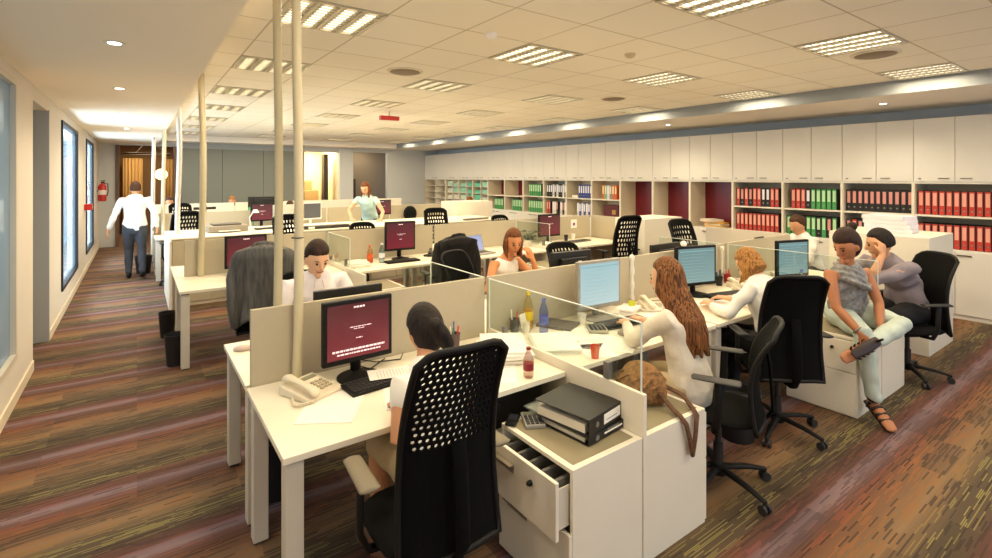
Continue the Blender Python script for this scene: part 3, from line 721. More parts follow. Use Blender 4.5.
def jacket(parent_loc, rz, col, label, w=.24, zt=1.22, zb=.55, stripe=0):
    """a jacket hung over a chair back, in the chair's local frame"""
    mb = MB(); n = 56; rows = 22; vs = []; fs = []
    for r in range(rows+1):
        f = r/rows; z = zt-(zt-zb)*f
        if r == 0: sc = .35
        elif r == 1: sc = .72
        elif r == 2: sc = .92
        else: sc = 1
        if r < 4: z = zt-.012*r-.0
        hw = (w*(.90+.16*f))*(.9+.1*min(1, r/3)); hd = .078+.028*f
        for j in range(n):
            a = 2*math.pi*j/n
            ca, sa = math.cos(a), math.sin(a)
            x = hw*math.copysign(abs(ca)**.55, ca); y = hd*math.copysign(abs(sa)**.7, sa)
            fold = (.013*math.sin(a*7+f*2.2)+.009*math.sin(a*13+1+f*3))*(.3+f)*1.3
            hem = -.05*math.sin(a*2+.7)*(f**3)
            drop = -.035*(abs(x)/hw)**2*(1-f)
            q = min(1, max(0, (z-.45)/(zt-.045-.45))); yb = -.10*q*q+.05*math.sin(q*math.pi*.9)
            vs.append((x*sc+fold*ca, -.228+yb+(y+fold*sa)*(sc if r < 3 else 1), z+hem+drop))
    for r in range(rows):
        for j in range(n): fs.append((r*n+j, r*n+(j+1) % n, (r+1)*n+(j+1) % n, (r+1)*n+j))
    fs.append(tuple(range(n)))
    mb.add(vs, fs)
    o = mb.build('jacket', mat('jacket '+col, col, .9, noise=.35, nscale=14, stretch=(3, 1, .5)), None, parent_loc, rz, smooth=True)
    so = o.modifiers.new('s', 'SOLIDIFY'); so.thickness = .008
    for s in (-1, 1):
        MB().tube([(s*w*.93, -.24, zt-.12), (s*w*1.08, -.25, zt-.3), (s*w*1.05, -.27, zb+.12), (s*w*.98, -.26, zb-.02)], [(.05, .045), (.06, .05), (.055, .045), (.05, .04)], side=(0, 1, 0), n=14).build('sleeve', o.data.materials[0], o, smooth=True)
    MB().tube([(-.09, -.30+.0, zt-.045), (-.06, -.325, zt-.01), (0, -.335, zt), (.06, -.325, zt-.01), (.09, -.30, zt-.045)], [(.03, .014)]*5, side=(0, 0, 1), n=10).build('collar', o.data.materials[0], o, smooth=True)
    return tag(o, label, 'jacket')

front_chair = make_chair('large black mesh chair of the black haired woman, its back filling the foreground', (.955, 1.80, 0), R(-2), holes=.5, armcol='#7E735E', zt=1.225, holescale=(15, 30), w=.42)
make_chair('black chair turned left under the long haired woman, seen edge on', (2.80, 1.64, 0), R(27), holes=2, armcol='#4A4744', zt=1.0)
make_chair('tall black chair back turned to the camera behind the blonde woman', (3.74, 1.74, 0), R(-40), holes=2, zt=1.165, w=.42)
make_chair('black chair at the right under the man in the grey shirt', (5.72, 1.52, 0), R(58), holes=2, zt=1.12, w=.44)
c5 = make_chair('office chair under the grey jacket at the second bench', (.98, 5.05, 0), R(-14), holes=2, zt=1.19)
jacket((.98, 5.05, 0), R(-14), '#5E5C58', 'grey jacket hanging over a chair back at the second bench', w=.235, zt=1.235, zb=.56)
make_chair('office chair under the black jacket at the second bench', (2.98, 5.12, 0), R(-8), holes=2, zt=1.13)
jacket((2.98, 5.12, 0), R(-8), '#1C1917', 'black jacket hanging over a chair back at the second bench', w=.235, zt=1.165, zb=.56)
HOL = (9, 12)
ch = make_chair('open mesh chair left of the white cabinet ending the second bench', (5.95, 5.10, 0), R(-12), holes=.15, zt=1.25, holescale=HOL, w=.46)
def cdup(label, x, y, rz): return dup(ch, (x, y, 0), rz, label)
cdup('open mesh chair right of the white cabinet, behind the front bench', 5.86, 3.72, R(172))
low = make_chair('low backed black mesh chair behind the computer screen back, far side of front bench', (3.92, 3.95, 0), R(170), holes=.15, zt=1.06, holescale=HOL, w=.46)
make_chair('black chair behind the young man in the white shirt', (1.16, 4.20, 0), R(180), holes=2, zt=1.0)
make_chair('black chair behind the woman in white straps', (2.72, 4.12, 0), R(200), holes=2, zt=1.06)
cdup('mesh chair nearer of the two at the corridor end of the far bench', .62, 10.0, R(10))
cdup('mesh chair farther of the two at the corridor end of the far bench', .80, 12.42, R(190))
cdup('black mesh chair turned towards the long worktop near the maroon screen', 4.33, 7.75, R(165))
dup(low, (5.85, 7.72, 0), R(185), 'black mesh chair top showing above the second bench partition, left of the plant')
dup(low, (3.02, 7.75, 0), R(178), 'dark chair back before the cluttered worktop in front of the standing woman')
cdup('black chair tucked at the second bench left of the grey jacket', 1.85, 7.65, R(185))

# waste bins
def bin_(x, y, label, r=.13, h=.32, bag=False):
    t = thing('waste_bin', label, 'bin', (x, y, 0), 0, 'waste bins')
    MB().lathe([(r*.78, 0), (r, h), (r*1.04, h+.005), (r*1.0, h+.01), (r*.93, h-.01), (r*.72, .015)], n=24).build('bucket', mat('dark bin', '#1C1B1C', .6), t, smooth='auto')
    if bag:
        MB().lathe([(r*.9, h-.06), (r*1.07, h-.03), (r*1.09, h+.012), (r*.96, h+.02), (r*.9, h-.08)], n=24).build('bag', mat('grey bin bag', '#3A3838', .4), t, smooth=True)
bin_(.30, 5.76, 'small black bin left of the second bench leg, nearer one', .09, .29)
bin_(.28, 6.82, 'small black bin left of the second bench, farther one', .085, .27)
bin_(.66, 3.10, 'black bin with a bag under the foreground desk', .15, .38, True)
bin_(3.42, 1.86, 'black bin between the two black chairs on the right', .14, .33, True)
bin_(.10, 11.6, 'black bin at the corridor end of the far bench', .14, .32)

# ------------------------------------------------------------------ electronics
def screen_mat(name, top, bot, estr):
    if name in MATS: return MATS[name]
    m = bpy.data.materials.new(name); m.use_nodes = True; MATS[name] = m; nt = m.node_tree; b = nt.nodes['Principled BSDF']
    tc = nt.nodes.new('ShaderNodeTexCoord'); sp = nt.nodes.new('ShaderNodeSeparateXYZ'); r = nt.nodes.new('ShaderNodeValToRGB')
    nt.links.new(tc.outputs['Generated'], sp.inputs[0]); nt.links.new(sp.outputs[2], r.inputs[0])
    r.color_ramp.elements[0].color = lin(bot); r.color_ramp.elements[1].color = lin(top)
    b.inputs['Base Color'].default_value = (.02, .02, .02, 1); b.inputs['Roughness'].default_value = .25
    nt.links.new(r.outputs[0], b.inputs['Emission Color']); b.inputs['Emission Strength'].default_value = estr
    return m
SM = {'maroon': screen_mat('maroon login screen', '#5A1420', '#8C1A30', .55), 'blue': screen_mat('pale blue screen', '#A9CBD0', '#BFD8D6', .62), 'teal': screen_mat('grey teal screen', '#7A9C9C', '#8FB0AE', .55), 'lav': screen_mat('lavender screen', '#A8B6E0', '#C8C6E8', .6), 'greyl': screen_mat('beige dull screen', '#8A8070', '#9A8E7C', .4)}
TXT = mat('screen text', '#F0D8DC', .5, emit='#F0D8DC', estr=.45)
def monitor(x, y, rz, label, scr='maroon', frame=BLACK, w=.40, h=.345, zc=.75, zb=.085, text=True, group='computer monitors'):
    t = thing('monitor', label, 'monitor', (x, y, zc), rz, group)
    # screen faces local -y
    bz = .022
    MB().box(-w/2, w/2, 0, .035, zb, zb+h).box(-w*.32, w*.32, .035, .07, zb+.05, zb+h-.05).build('housing', frame, t, bevel=.006)
    s = MB().box(-w/2+bz, w/2-bz, -.003, .0005, zb+bz+.008, zb+h-bz).build('screen', SM[scr], t)
    if scr == 'maroon':
        rr = random.Random(3)
        mb = MB()
        def line(cx, z, total, hh):
            xx = cx-total/2
            while xx < cx+total/2:
                ww = rr.uniform(.006, .022); mb.box(xx, min(xx+ww, cx+total/2), -.0042, -.0031, z, z+hh); xx += ww+.004
        line(0, zb+h-.045, .06, .009); line(.01, zb+h*.56, .12, .004); line(.0, zb+h*.53, .06, .003); line(0, zb+h*.38, .035, .005)
        if text: line(0, zb+.068, .29, .010); line(0, zb+.05, .24, .008)
        mb.build('screen_text', TXT, s)
    elif scr in ('blue', 'teal'):
        mb = MB()
        for k in range(9): mb.box(-w*.36, w*(.1+.2*((k*7) % 3)/3), -.0042, -.0031, zb+.06+k*.028, zb+.0615+k*.028)
        mb.box(-w*.42, w*.42, -.0042, -.0031, zb+h-.05, zb+h-.043)
        mb.build('screen_text', mat('screen lines', '#5F8C9C', .5, emit='#6F9CA8', estr=.4), s)
    MB().tube([(0, .05, .03), (0, .05, zb+.10)], [(.03, .012)]*2, side=(1, 0, 0)).build('neck', BLACK if frame is BLACK else frame, t, smooth=True)
    MB().lathe([(.115, 0.001), (.115, .008), (.05, .018), (.03, .03)], n=28).build('foot', BLACK if frame is BLACK else frame, t, smooth='auto')
    return t
SILV = mat('silver plastic', '#9C978C', .4)
GBK = mat('dark monitor shell', '#1B1A1A', .35)
monitor(.965, 2.60, R(2), 'black monitor with maroon login screen on the foreground desk', w=.385, h=.335)
monitor(2.83, 2.60, R(-4), 'silver framed monitor with pale blue screen before the long haired woman', 'blue', SILV, w=.43, h=.36)
monitor(4.12, 2.62, R(-14), 'black monitor with grey teal screen right of the long haired woman', 'teal', BLACK, w=.46, h=.36)
monitor(5.27, 2.30, R(-16), 'narrow looking black monitor with grey screen, between the blonde and sitting women', 'teal', BLACK, w=.42, h=.36)
wc = thing('webcam', 'small white webcam clipped on the monitor right of the long haired woman', 'webcam', (3.96, 2.63, .75+.085+.36), R(-14))
MB().ball((0, .02, .028), .028, 14).build('camera_ball', PAPER, wc, smooth=True); MB().box(-.02, .02, 0, .04, 0.001, .008).build('clip', BLACK, wc)
# monitors whose backs show, on the far side of the front bench
monitor(1.05, 3.02, R(180), 'black monitor back before the young man in the white shirt', 'maroon', GBK, w=.42, h=.315)
monitor(2.93, 3.03, R(176), 'black monitor back with a pale logo spot before the woman in white straps', 'maroon', GBK, w=.42, h=.36, zb=.095)
tag(MB().box(-.018, .018, -.002, .0, -.008, .008).build('sticker', PAPER, None, (2.975, 2.955, 1.12), R(-4)), 'small pale sticker on the back of a black monitor', 'sticker')
monitor(4.20, 3.03, R(180), 'black monitor back showing as a dark bar left of the white webcam', 'maroon', GBK, w=.44, h=.345, zb=.075)
monitor(.97, 6.02, R(3), 'black monitor with maroon login screen behind the grey jacket', w=.42, h=.35, text=False)
monitor(2.80, 6.04, R(-2), 'black monitor with maroon login screen right of the bottles, second bench', w=.42, h=.38, text=False, zb=.11)
monitor(5.42, 6.06, R(-3), 'black monitor with maroon screen beside the plant, second bench', w=.44, h=.36, text=False, zb=.11)
monitor(4.62, 10.95, R(-4), 'small maroon screen monitor on the far bench by the black mesh chair', w=.42, h=.34, text=False, zb=.2)
monitor(3.00, 10.9, R(8), 'white framed monitor with dull screen left of the standing woman', 'greyl', PAPER, w=.46, h=.36, zb=.17)
monitor(2.45, 10.95, R(-2), 'pale monitor back left of the white framed monitor', 'greyl', STEEL, w=.40, h=.34, zb=.16).rotation_euler.z = R(178)
monitor(2.05, 10.95, R(4), 'maroon screen half hidden by the foreground conduit, far bench', w=.42, h=.36, text=False, zb=.18)
monitor(2.45, 13.1, R(180), 'dark monitor back on the farthest desks below the grey green boards', 'maroon', GBK, w=.62, h=.30, zb=.30)
monitor(1.25, 13.1, R(184), 'thin dark monitor edge on the farthest desks near the white conduit', 'maroon', GBK, w=.45, h=.06, zb=.33)

def laptop(x, y, z, rz, label, scr='lav', body=SILV, w=.34):
    t = thing('laptop', label, 'laptop', (x, y, z), rz, None)
    MB().box(-w/2, w/2, -.24, 0, .001, .022).build('keyboard_base', body, t, bevel=.004)
    MB().box(-w*.44, w*.44, -.16, -.03, .0215, .024).build('keys', DGREY, t)
    M = Matrix.Translation((0, 0, .02)) @ Matrix.Rotation(R(-18), 4, 'X')
    MB().box(-w/2, w/2, -.004, .006, 0, .235, M).build('lid', body, t)
    MB().box(-w/2+.015, w/2-.015, -.0055, -.004, .015, .222, M).build('screen', SM[scr], t)
    return t
laptop(3.88, 5.90, .75, R(8), 'open silver laptop with lavender screen right of the black jacket')

def keyboard(x, y, z, rz, label, w=.44, d=.155, m=None, km=None):
    t = thing('keyboard', label, 'keyboard', (x, y, z), rz, 'computer keyboards')
    MB().box(-w/2, w/2, -d/2, d/2, .001, .018).build('tray', m or BLACK, t, bevel=.005)
    kb = MB()
    for r in range(5):
        for c in range(18):
            kb.cbox((-w/2+.022+c*(w-.044)/17, -d/2+.022+r*(d-.044)/4, .021), ((w-.044)/17*.82, (d-.044)/4*.82, .008))
    kb.build('keys', km or mat('keycaps', '#2A2929', .5), t)
keyboard(1.06, 2.46, .75, R(5), 'black keyboard under the foreground maroon screen')
keyboard(2.88, 2.42, .75, R(-6), 'dark keyboard under the long haired woman\'s hand')
keyboard(4.30, 2.44, .75, R(-12), 'dark keyboard before the blonde woman')
keyboard(2.72, 5.82, .75, R(0), 'dark keyboard below the second bench maroon screen, near the bottles')
keyboard(5.95, 5.92, .75, R(5), 'grey keyboard at the storage end of the second bench', m=GREYST)
keyboard(5.55, 2.75, .75, R(-20), 'pale keyboard beyond the narrow monitor', m=STEEL, km=PAPER2)
def mouse(x, y, z, rz, label, c=BLACK):
    t = thing('computer_mouse', label, 'mouse', (x, y, z), rz, 'computer mice')
    MB().ball((0, 0, .012), (.031, .055, .022), 14, fn=lambda p: (p[0], p[1], max(-.5, p[2]))).build('shell', c, t, smooth=True)
mouse(.53, 3.42, .75, R(70), 'pinkish white mouse on the corridor corner of the far side front desk', mat('pinkish plastic', '#D9C0B4', .4))
mouse(2.68, 2.235, .75, R(20), 'small grey mouse on the papers at the long haired woman\'s desk', SILV)

# ------------------------------------------------------------------ things on the desks
D = .751
def paper(x, y, z, rz, label, w=.21, d=.297, th=.0012, m=PAPER, lines=True, name='paper_sheet', group='papers on the desks'):
    t = MB().use(m).box(-w/2, w/2, -d/2, d/2, 0, th)
    if lines:
        t.use(mat('faint grey print', '#C9C4BC', .7))
        for k in range(11): t.box(-w*.38, w*(.38-.18*((k*5) % 3)/3), -d*.40+k*d*.07, -d*.395+k*d*.07+.002, th, th+.0002)
    return tag(t.build(name, None, None, (x, y, z), rz), label, 'paper', group)
def stack(x, y, z, rz, label, n=8, w=.22, d=.30, th=.008, seed=1, m=None):
    """pile: every bundle a thing of its own"""
    rr = random.Random(seed); zz = z
    for k in range(n):
        tt = th*rr.uniform(.5, 1.5)
        o = MB().cbox((0, 0, tt/2), (w, d, tt*.96)).build('paper_bundle', m or rr.choice([PAPER, PAPER, PAPER2]), None, (x+rr.uniform(-.015, .015), y+rr.uniform(-.015, .015), zz), rz+rr.uniform(-.12, .12), bevel=.001)
        tag(o, '%s paper bundle up in %s' % (ordn(k), label), 'paper bundle', 'paper bundles in '+label); zz += tt+.0005
    return zz
def phone(x, y, z, rz, label, col='#E6DAC0', handset_up=False):
    t = thing('desk_phone', label, 'phone', (x, y, z), rz, 'desk phones'); m = mat('phone '+col, col, .45)
    M = Matrix.Identity(4)
    vs = [(-.10, -.11, 0), (.10, -.11, 0), (.10, .11, 0), (-.10, .11, 0), (-.10, -.11, .02), (.10, -.11, .02), (.10, .11, .050), (-.10, .11, .050)]
    MB().add(vs, [(0, 3, 2, 1), (4, 5, 6, 7), (0, 1, 5, 4), (1, 2, 6, 5), (2, 3, 7, 6), (3, 0, 4, 7)]).build('phone_base', m, t, bevel=.008)
    sl = math.atan(.03/.22); R_ = lambda cx, cy, h: Matrix.Translation((cx, cy, .035+cy*.03/.22+h)) @ Matrix.Rotation(sl, 4, 'X')
    kb = t
    for r in range(4):
        for c in range(3):
            MB().cbox((0, 0, 0), (.016, .013, .008), R_(.018+c*.026, -.06+r*.024, .003)).build('key', mat('phone key', '#B5A98E', .5), t)
    MB().cbox((0, 0, 0), (.075, .028, .004), R_(.045, .07, .002)).build('display', mat('phone display', '#8C8A70', .3), t)
    h = MB().tube([(-.06, -.105, .045), (-.06, -.085, .056), (-.06, -.03, .064), (-.06, .04, .073), (-.06, .085, .078), (-.06, .105, .070)], [(.026, .018), (.024, .016), (.018, .011), (.018, .011), (.024, .016), (.026, .018)], side=(1, 0, 0), n=12)
    h.build('handset', m, t, smooth=True)
    pts = []
    for i in range(140):
        f = i/139; a = i*.9; cx = -.07-.075*math.sin(f*math.pi)+.0*f; cy = -.12-.03*math.sin(f*math.pi)+.16*f
        pts.append((cx+.007*math.cos(a), cy, .012+.007*math.sin(a)+(.02 if f > .97 else 0)))
    MB().tube(pts, .0028, n=5).build('coiled_cord', m, t, smooth=True)
    return t
def calc(x, y, z, rz, label, w=.11, d=.15, col='#B8B09E'):
    t = thing('calculator', label, 'calculator', (x, y, z), rz, 'calculators')
    MB().box(-w/2, w/2, -d/2, d/2, 0, .018).build('body', mat('calculator '+col, col, .45), t, bevel=.004)
    MB().box(-w*.4, w*.4, d*.26, d*.42, .018, .0195).build('display', mat('lcd', '#6F7A68', .2), t)
    kb = MB()
    for r in range(5):
        for c in range(4): kb.cbox((-w*.33+c*w*.22, -d*.38+r*d*.13, .0205), (w*.16, d*.085, .005))
    kb.build('keys', mat('calc keys', '#3E3D40', .5), t)
def bottle(x, y, z, label, col, h=.22, r=.032, cap='#E8C840', liquid=None, liq_f=.7):
    t = thing('bottle', label, 'bottle', (x, y, z), 0, None)
    g = glass_mat('bottle plastic '+col, lin(col)[:3], .15)
    MB().lathe([(r*.85, 0), (r, .01), (r, h*.62), (r*.55, h*.82), (r*.38, h*.88), (r*.38, h*.93)], n=18).build('bottle_body', g, t, smooth='auto')
    if liquid: MB().lathe([(r*.82, .003), (r*.93, .012), (r*.93, h*.62*liq_f)], n=18).build('liquid', mat('liquid '+liquid, liquid, .2), t, smooth='auto')
    MB().lathe([(r*.45, h*.92), (r*.45, h)], n=14).build('cap', mat('cap '+cap, cap, .4), t, smooth='auto')
    MB().lathe([(r*1.015, h*.25), (r*1.015, h*.48)], n=18).build('label_band', mat('band '+cap, cap, .5), t, smooth='auto')
def cup(x, y, z, label, r=.032, h=.085, col='#F0ECE0', name='cup'):
    t = thing(name, label, 'cup', (x, y, z), 0, None)
    MB().lathe([(r*.78, 0), (r, h), (r*.92, h), (r*.72, .006)], n=18).build('wall', mat('cup '+col, col, .5), t, smooth='auto')
    return t
def pencup(x, y, z, label, col='#1E1E20', cols=('#E0502A', '#2A4FA8', '#F0E8DC', '#3A8A3A', '#D02A2A'), r=.035, h=.09):
    t = cup(x, y, z, label, r, h, col, 'pen_cup'); t['category'] = 'pen cup'
    rr = random.Random(int(x*100))
    for k, c in enumerate(cols):
        a = 2*math.pi*k/len(cols); p = V((x, y, z))
        o = MB().tube([(.012*math.cos(a), .012*math.sin(a), .012), (r*.8*math.cos(a), r*.8*math.sin(a), h+.03+rr.uniform(.0, .035))], .0042, n=7).build('pen', mat('pen '+c, c, .5), None, (x, y, z), smooth=True)
        cn = cols[:k].count(c)
        tag(o, ['', 'taller ', 'another '][cn]+{'#E0502A': 'orange', '#2A4FA8': 'blue', '#F0E8DC': 'white', '#3A8A3A': 'green', '#D02A2A': 'red', '#222222': 'black', '#E8C840': 'yellow'}[c]+' pen in the '+label.replace('pen ', '', 1), 'pen', 'pens')
    return t
# foreground desk
phone(.70, 2.55, D, R(24), 'cream desk phone with coiled cord at the foot of the foreground conduit')
paper(.74, 2.34, D, R(-32), 'white sheet lying left of the keyboard on the foreground desk', w=.25, d=.33, lines=False)
paper(1.10, 2.485, D+.028, R(75), 'white printed sheet lying across the foreground black keyboard', w=.14, d=.24)
paper(1.08, 2.27, D, R(-20), 'white sheet under the writing hand of the black haired woman', w=.21, d=.28)
paper(1.06, 2.17, D+.002, R(62), 'white sheet overlapping the desk edge before the black haired woman', w=.16, d=.22)
pencup(1.62, 2.70, D, 'pen cup by the partition right of the black haired woman', '#5A4A48')
stack(1.79, 2.42, D, R(-28), 'the tall pile right of the foreground chair', 6, .27, .36, .012, 3)
paper(1.60, 2.22, D, R(-35), 'loose sheet before the tall paper pile by the foreground chair', w=.21, d=.29)
bt = bottle(1.70, 2.07, D, 'small water bottle with dark red cap on the desk edge behind the pedestal', '#E8D8D0', .16, .028, '#8C1F2A')
tag(MB().tube([(1.52, 2.10, .62), (1.52, 2.14, .62)], .02, n=14, round_ends=False).box(1.33, 1.84, 2.12, 2.40, .50, .675).build('desk_tower', mat('black computer case', '#141414', .5), None, bevel=.004), 'black metal unit under the desk edge behind the foreground pedestal', 'computer')
# left pedestal top
calc(1.60, 1.915, .602, R(-28), 'grey calculator on the foreground drawer pedestal', .10, .145, '#9C9890')
ph = thing('mobile_phone', 'black mobile phone lying beyond the calculator on the pedestal', 'phone', (1.52, 1.975, .603), R(-50))
MB().box(-.028, .028, -.055, .055, 0, .014).build('case', BLACK, ph, bevel=.006); MB().box(-.022, .022, -.01, .045, .014, .0145).build('screen', mat('phone glass', '#2A3038', .1), ph)
for k, (c, l) in enumerate((('#C8CFC4', 'lowest'), ('#D9D9D0', 'middle'), ('#A8B0A8', 'topmost'))):
    tag(MB().cbox((0, 0, .004), (.10, .14, .007)).build('notepad', mat('note %d' % k, c, .6), None, (1.70, 1.975-.0, .602+.0078*k), R(-12+9*k)), 'small pad beside the black binders, %s of three' % l, 'notepad', 'small pads on the pedestal')
def flat_binder(x, y, z, rz, label, tilt=0, w=.285, d=.31, th=.065):
    t = thing('lever_arch_file', label, 'binder', (x, y, z), rz, 'black binders lying on the pedestal')
    bm_ = mat('black binder board', '#1A1815', .45)
    M = Matrix.Rotation(tilt, 4, 'Y')
    MB().box(-w/2, w/2, -d/2, d/2, 0, .004, M).box(-w/2, w/2, -d/2, -d/2+.004, .004, th-.004, M).box(-w/2, w/2, -d/2, d/2, th-.004, th, M).build('cover', bm_, t, bevel=.0015)
    MB().box(-w/2+.01, w/2-.01, -d/2+.03, d/2-.01, .006, th*.6, M).build('paper_block', PAPER2, t)
    MB().box(-.02, w/2-.02, -d/2-.0015, -d/2, .018, th-.014, M).build('spine_label', PAPER, t)
    MB().box(.0, w/2-.05, -d/2-.002, -d/2-.0014, .032, .036, M).build('label_line', mat('label grey', '#8A8A84', .6), t)
    MB().tube([tuple(M @ V((-w/2+.065, -d/2+.002, th/2))), tuple(M @ V((-w/2+.065, -d/2-.003, th/2)))], .013, n=14, round_ends=False).build('finger_hole', GREYST, t, smooth='auto')
flat_binder(1.775, 1.755, .603, R(6), 'lower black binder lying flat on the foreground pedestal', 0, .28, .31, .040)
flat_binder(1.765, 1.765, .645, R(10), 'upper black binder with white spine label on the foreground pedestal', 0, .285, .32, .078)
# woven bag on the right pedestal
wb = mat('woven brown straw', '#8A6238', .85, noise=.5, nscale=45, bump=.6)
bg = thing('woven_bag', 'brown woven bag slumped on the right foreground pedestal behind the glass', 'bag', (2.25, 1.77, .602), 0)
def bagf(p):
    x, y, z = p; return (x*(1+.12*math.sin(4*y+2)), y*(1+.1*math.sin(5*x)), max(-.62, z)*(1+.15*math.sin(3*x+1)))
MB().ball((0, 0, .072), (.125, .14, .112), 28, fn=bagf).build('bag_body', wb, bg, smooth=True)
for k in range(9):
    a = k*.7; MB().tube([(.12*math.cos(a), .12*math.sin(a), .05+.008*k), (.125*math.cos(a+.4), .13*math.sin(a+.4), .08+.006*k), (.09*math.cos(a+.9), .10*math.sin(a+.9), .145)], .009, n=6).build('braid', wb, bg, smooth=True)
st_m = mat('plaited brown strap', '#5E3E28', .8, noise=.4, nscale=60, bump=.5)
for pts in ([(2.30, 1.66, .70), (2.36, 1.58, .66), (2.345, 1.515, .618), (2.33, 1.480, .60), (2.31, 1.476, .50), (2.285, 1.476, .41)], [(2.24, 1.64, .68), (2.24, 1.56, .625), (2.22, 1.505, .618), (2.235, 1.478, .58), (2.262, 1.476, .50), (2.28, 1.472, .42)]):
    MB().tube([(x-2.25, y-1.77, z-.602) for x, y, z in pts], [(.016, .009)]*len(pts), side=(1, 0, 0), n=8).build('strap', st_m, bg, smooth=True)
# right of the glass: long haired woman's desk
stack(2.15, 2.36, D, R(-30), 'the wide pile behind the divider', 4, .27, .34, .008, 8)
paper(2.42, 2.26, D, R(-40), 'printed sheet right of the wide pile, before the long haired woman', w=.21, d=.30)
paper(2.50, 2.13, D+.002, R(-58), 'printed sheet at the desk edge before the long haired woman', w=.2, d=.28)
paper(2.46, 2.42, D+.003, R(-20), 'sheet under the grey calculator edge', w=.2, d=.26)
calc(2.60, 2.42, D+.006, R(-35), 'grey calculator before the silver framed monitor', .13, .17, '#B4AC98')
bottle(2.24, 2.73, D, 'juice bottle with yellow cap by the partition', '#F0E6B0', .26, .034, '#F0D020', '#E8B428', .85)
bottle(2.27, 2.60, D, 'bluish plastic water bottle right of the juice bottle', '#B8C4F0', .235, .032, '#4A5CB0')
pencup(2.12, 2.735, D, 'dark pen cup left of the juice bottle', '#3A3838', ('#E0502A', '#F0E8DC'))
cup(2.17, 2.66, D, 'white beaker before the dark pen cup', .022, .075, '#E8E0CC')
cup(2.64, 2.60, D, 'white paper cup left of the dark keyboard', .032, .075)
tag(MB().cbox((0, 0, .03), (.09, .012, .12)).build('card_stand', PAPER2, None, (2.19, 2.70, D+.03), R(20), rot=(R(-15), 0, R(20))), 'cream folded card standing beside the juice bottle', 'card')
tag(MB().cbox((0, 0, .01), (.20, .26, .02)).build('tray', mat('dark document tray', '#4A4642', .5), None, (2.46, 2.66, D), R(25), bevel=.004), 'dark flat tray right of the blue tinted bottle', 'tray')
oc = cup(2.20, 2.06, D, 'orange jar behind the low divider by the woven bag', .028, .075, '#D8552A')
phone(3.42, 2.55, D, R(-30), 'cream desk phone between the silver and black monitors', '#E4DAC4')
cup(3.22, 2.62, D, 'lime yellow mug near the joint of the partition', .030, .075, '#C8CC30')
paper(3.28, 2.40, D, R(-70), 'sheets right of the dark keyboard by the long haired woman', w=.22, d=.30)
stack(3.02, 2.66+.0, D, R(-60), 'the low heap between keyboard and cream phone', 3, .16, .22, .01, 12)
paper(2.98, 2.20, D, R(-15), 'sheet at the desk edge right of the long haired woman\'s arms', w=.2, d=.26)
paper(3.20, 2.25, D, R(-50), 'sheet between the long haired woman and the partition joint', w=.2, d=.28)
stack(3.15, 2.62, D, R(15), 'the heap by the lime mug', 3, .2, .14, .012, 77)
paper(2.30, 2.14, D, R(-25), 'sheet at the front edge beside the orange jar', w=.19, d=.24)
# zig-zag joint ornament of bottles/cups at the partition gap
for k, (z, c, l) in enumerate([(1.142, '#F0ECE4', 'white'), (1.10, '#2A2A30', 'black')]): pass
cable = MB()
tag(MB().tube([(3.425, 2.785, z) for z in [.76+.02*i for i in range(20)]], [(.016 if (i//3) % 2 else .022) for i in range(20)], n=10).build('cable_spine', mat('white beaded cable', '#E8E4DC', .4), smooth=True), 'white and dark beaded cable spine at the partition joint behind the long haired woman', 'cable')
# blonde woman's desk
phone(4.72, 2.52, D, R(-25), 'cream desk phone before the blonde woman', '#E4DAC4')
pencup(4.66, 2.72, D, 'dark pen cup left of the red cup', '#20201F', ('#222222', '#3A8A3A', '#222222', '#2A4FA8', '#222222'))
cup(4.98, 2.60, D, 'bright red cup behind the blonde woman', .05, .10, '#D83018')
pencup(4.84, 2.74, D, 'red pen cup behind the red mug', '#A02028', ('#D02A2A', '#F0E8DC', '#D02A2A', '#E0502A'))
tw = thing('tall_white_tube', 'tall white tube with a round knob by the partition, blonde woman\'s desk', 'tube', (4.78, 2.76, D)); MB().lathe([(.012, 0), (.012, .33), (.02, .34), (.02, .365), (.008, .375)], n=12).build('tube', PAPER2, tw, smooth='auto')
bottle(5.16, 2.18, D, 'clear bottle with blue cap before the narrow monitor', '#C8D4F0', .19, .03, '#2A48B0')
paper(3.95, 2.34, D, R(-20), 'white sheet under the blonde woman\'s arms', w=.30, d=.30)
paper(5.45, 2.12, D, R(-50), 'white sheets right of the clear blue capped bottle', w=.21, d=.3)
stack(5.62, 2.50, D, R(-40), 'the pile behind the narrow monitor', 3, .24, .32, .012, 31)
# far side of the front bench
tag(MB().box(-.10, .10, -.008, .012, 0, .012).build('stapler', BLACK, None, (5.62, 2.81, 1.141), R(2), bevel=.003), 'black bar lying on top of the partition above the narrow monitor', 'stapler')
tag(MB().box(-.16, .16, -.11, .11, 0, .06).build('folder_box', DGREY, None, (2.45, 3.2, D), R(8), bevel=.01), 'dark folder box on the desk before the woman in white straps', 'box')
paper(2.68, 3.30, D, R(10), 'white sheet before the woman in white straps')
paper(1.15, 3.38, D, R(10), 'white sheet before the young man', w=.3, d=.25)
# stack on the right white cabinet
for k in range(4):
    tag(MB().cbox((0, 0, .024), (.30-.01*k, .42, .045)).build('paper_ream', mat('lilac white paper', '#E6E0E6', .7), None, (6.93, 1.98+.01*k, 1.201+.047*k), R(4-5*k), bevel=.003), 'thick paper ream, %s from the bottom, on the cabinet ending the front bench' % ordn(k), 'paper ream', 'paper reams on the cabinet')
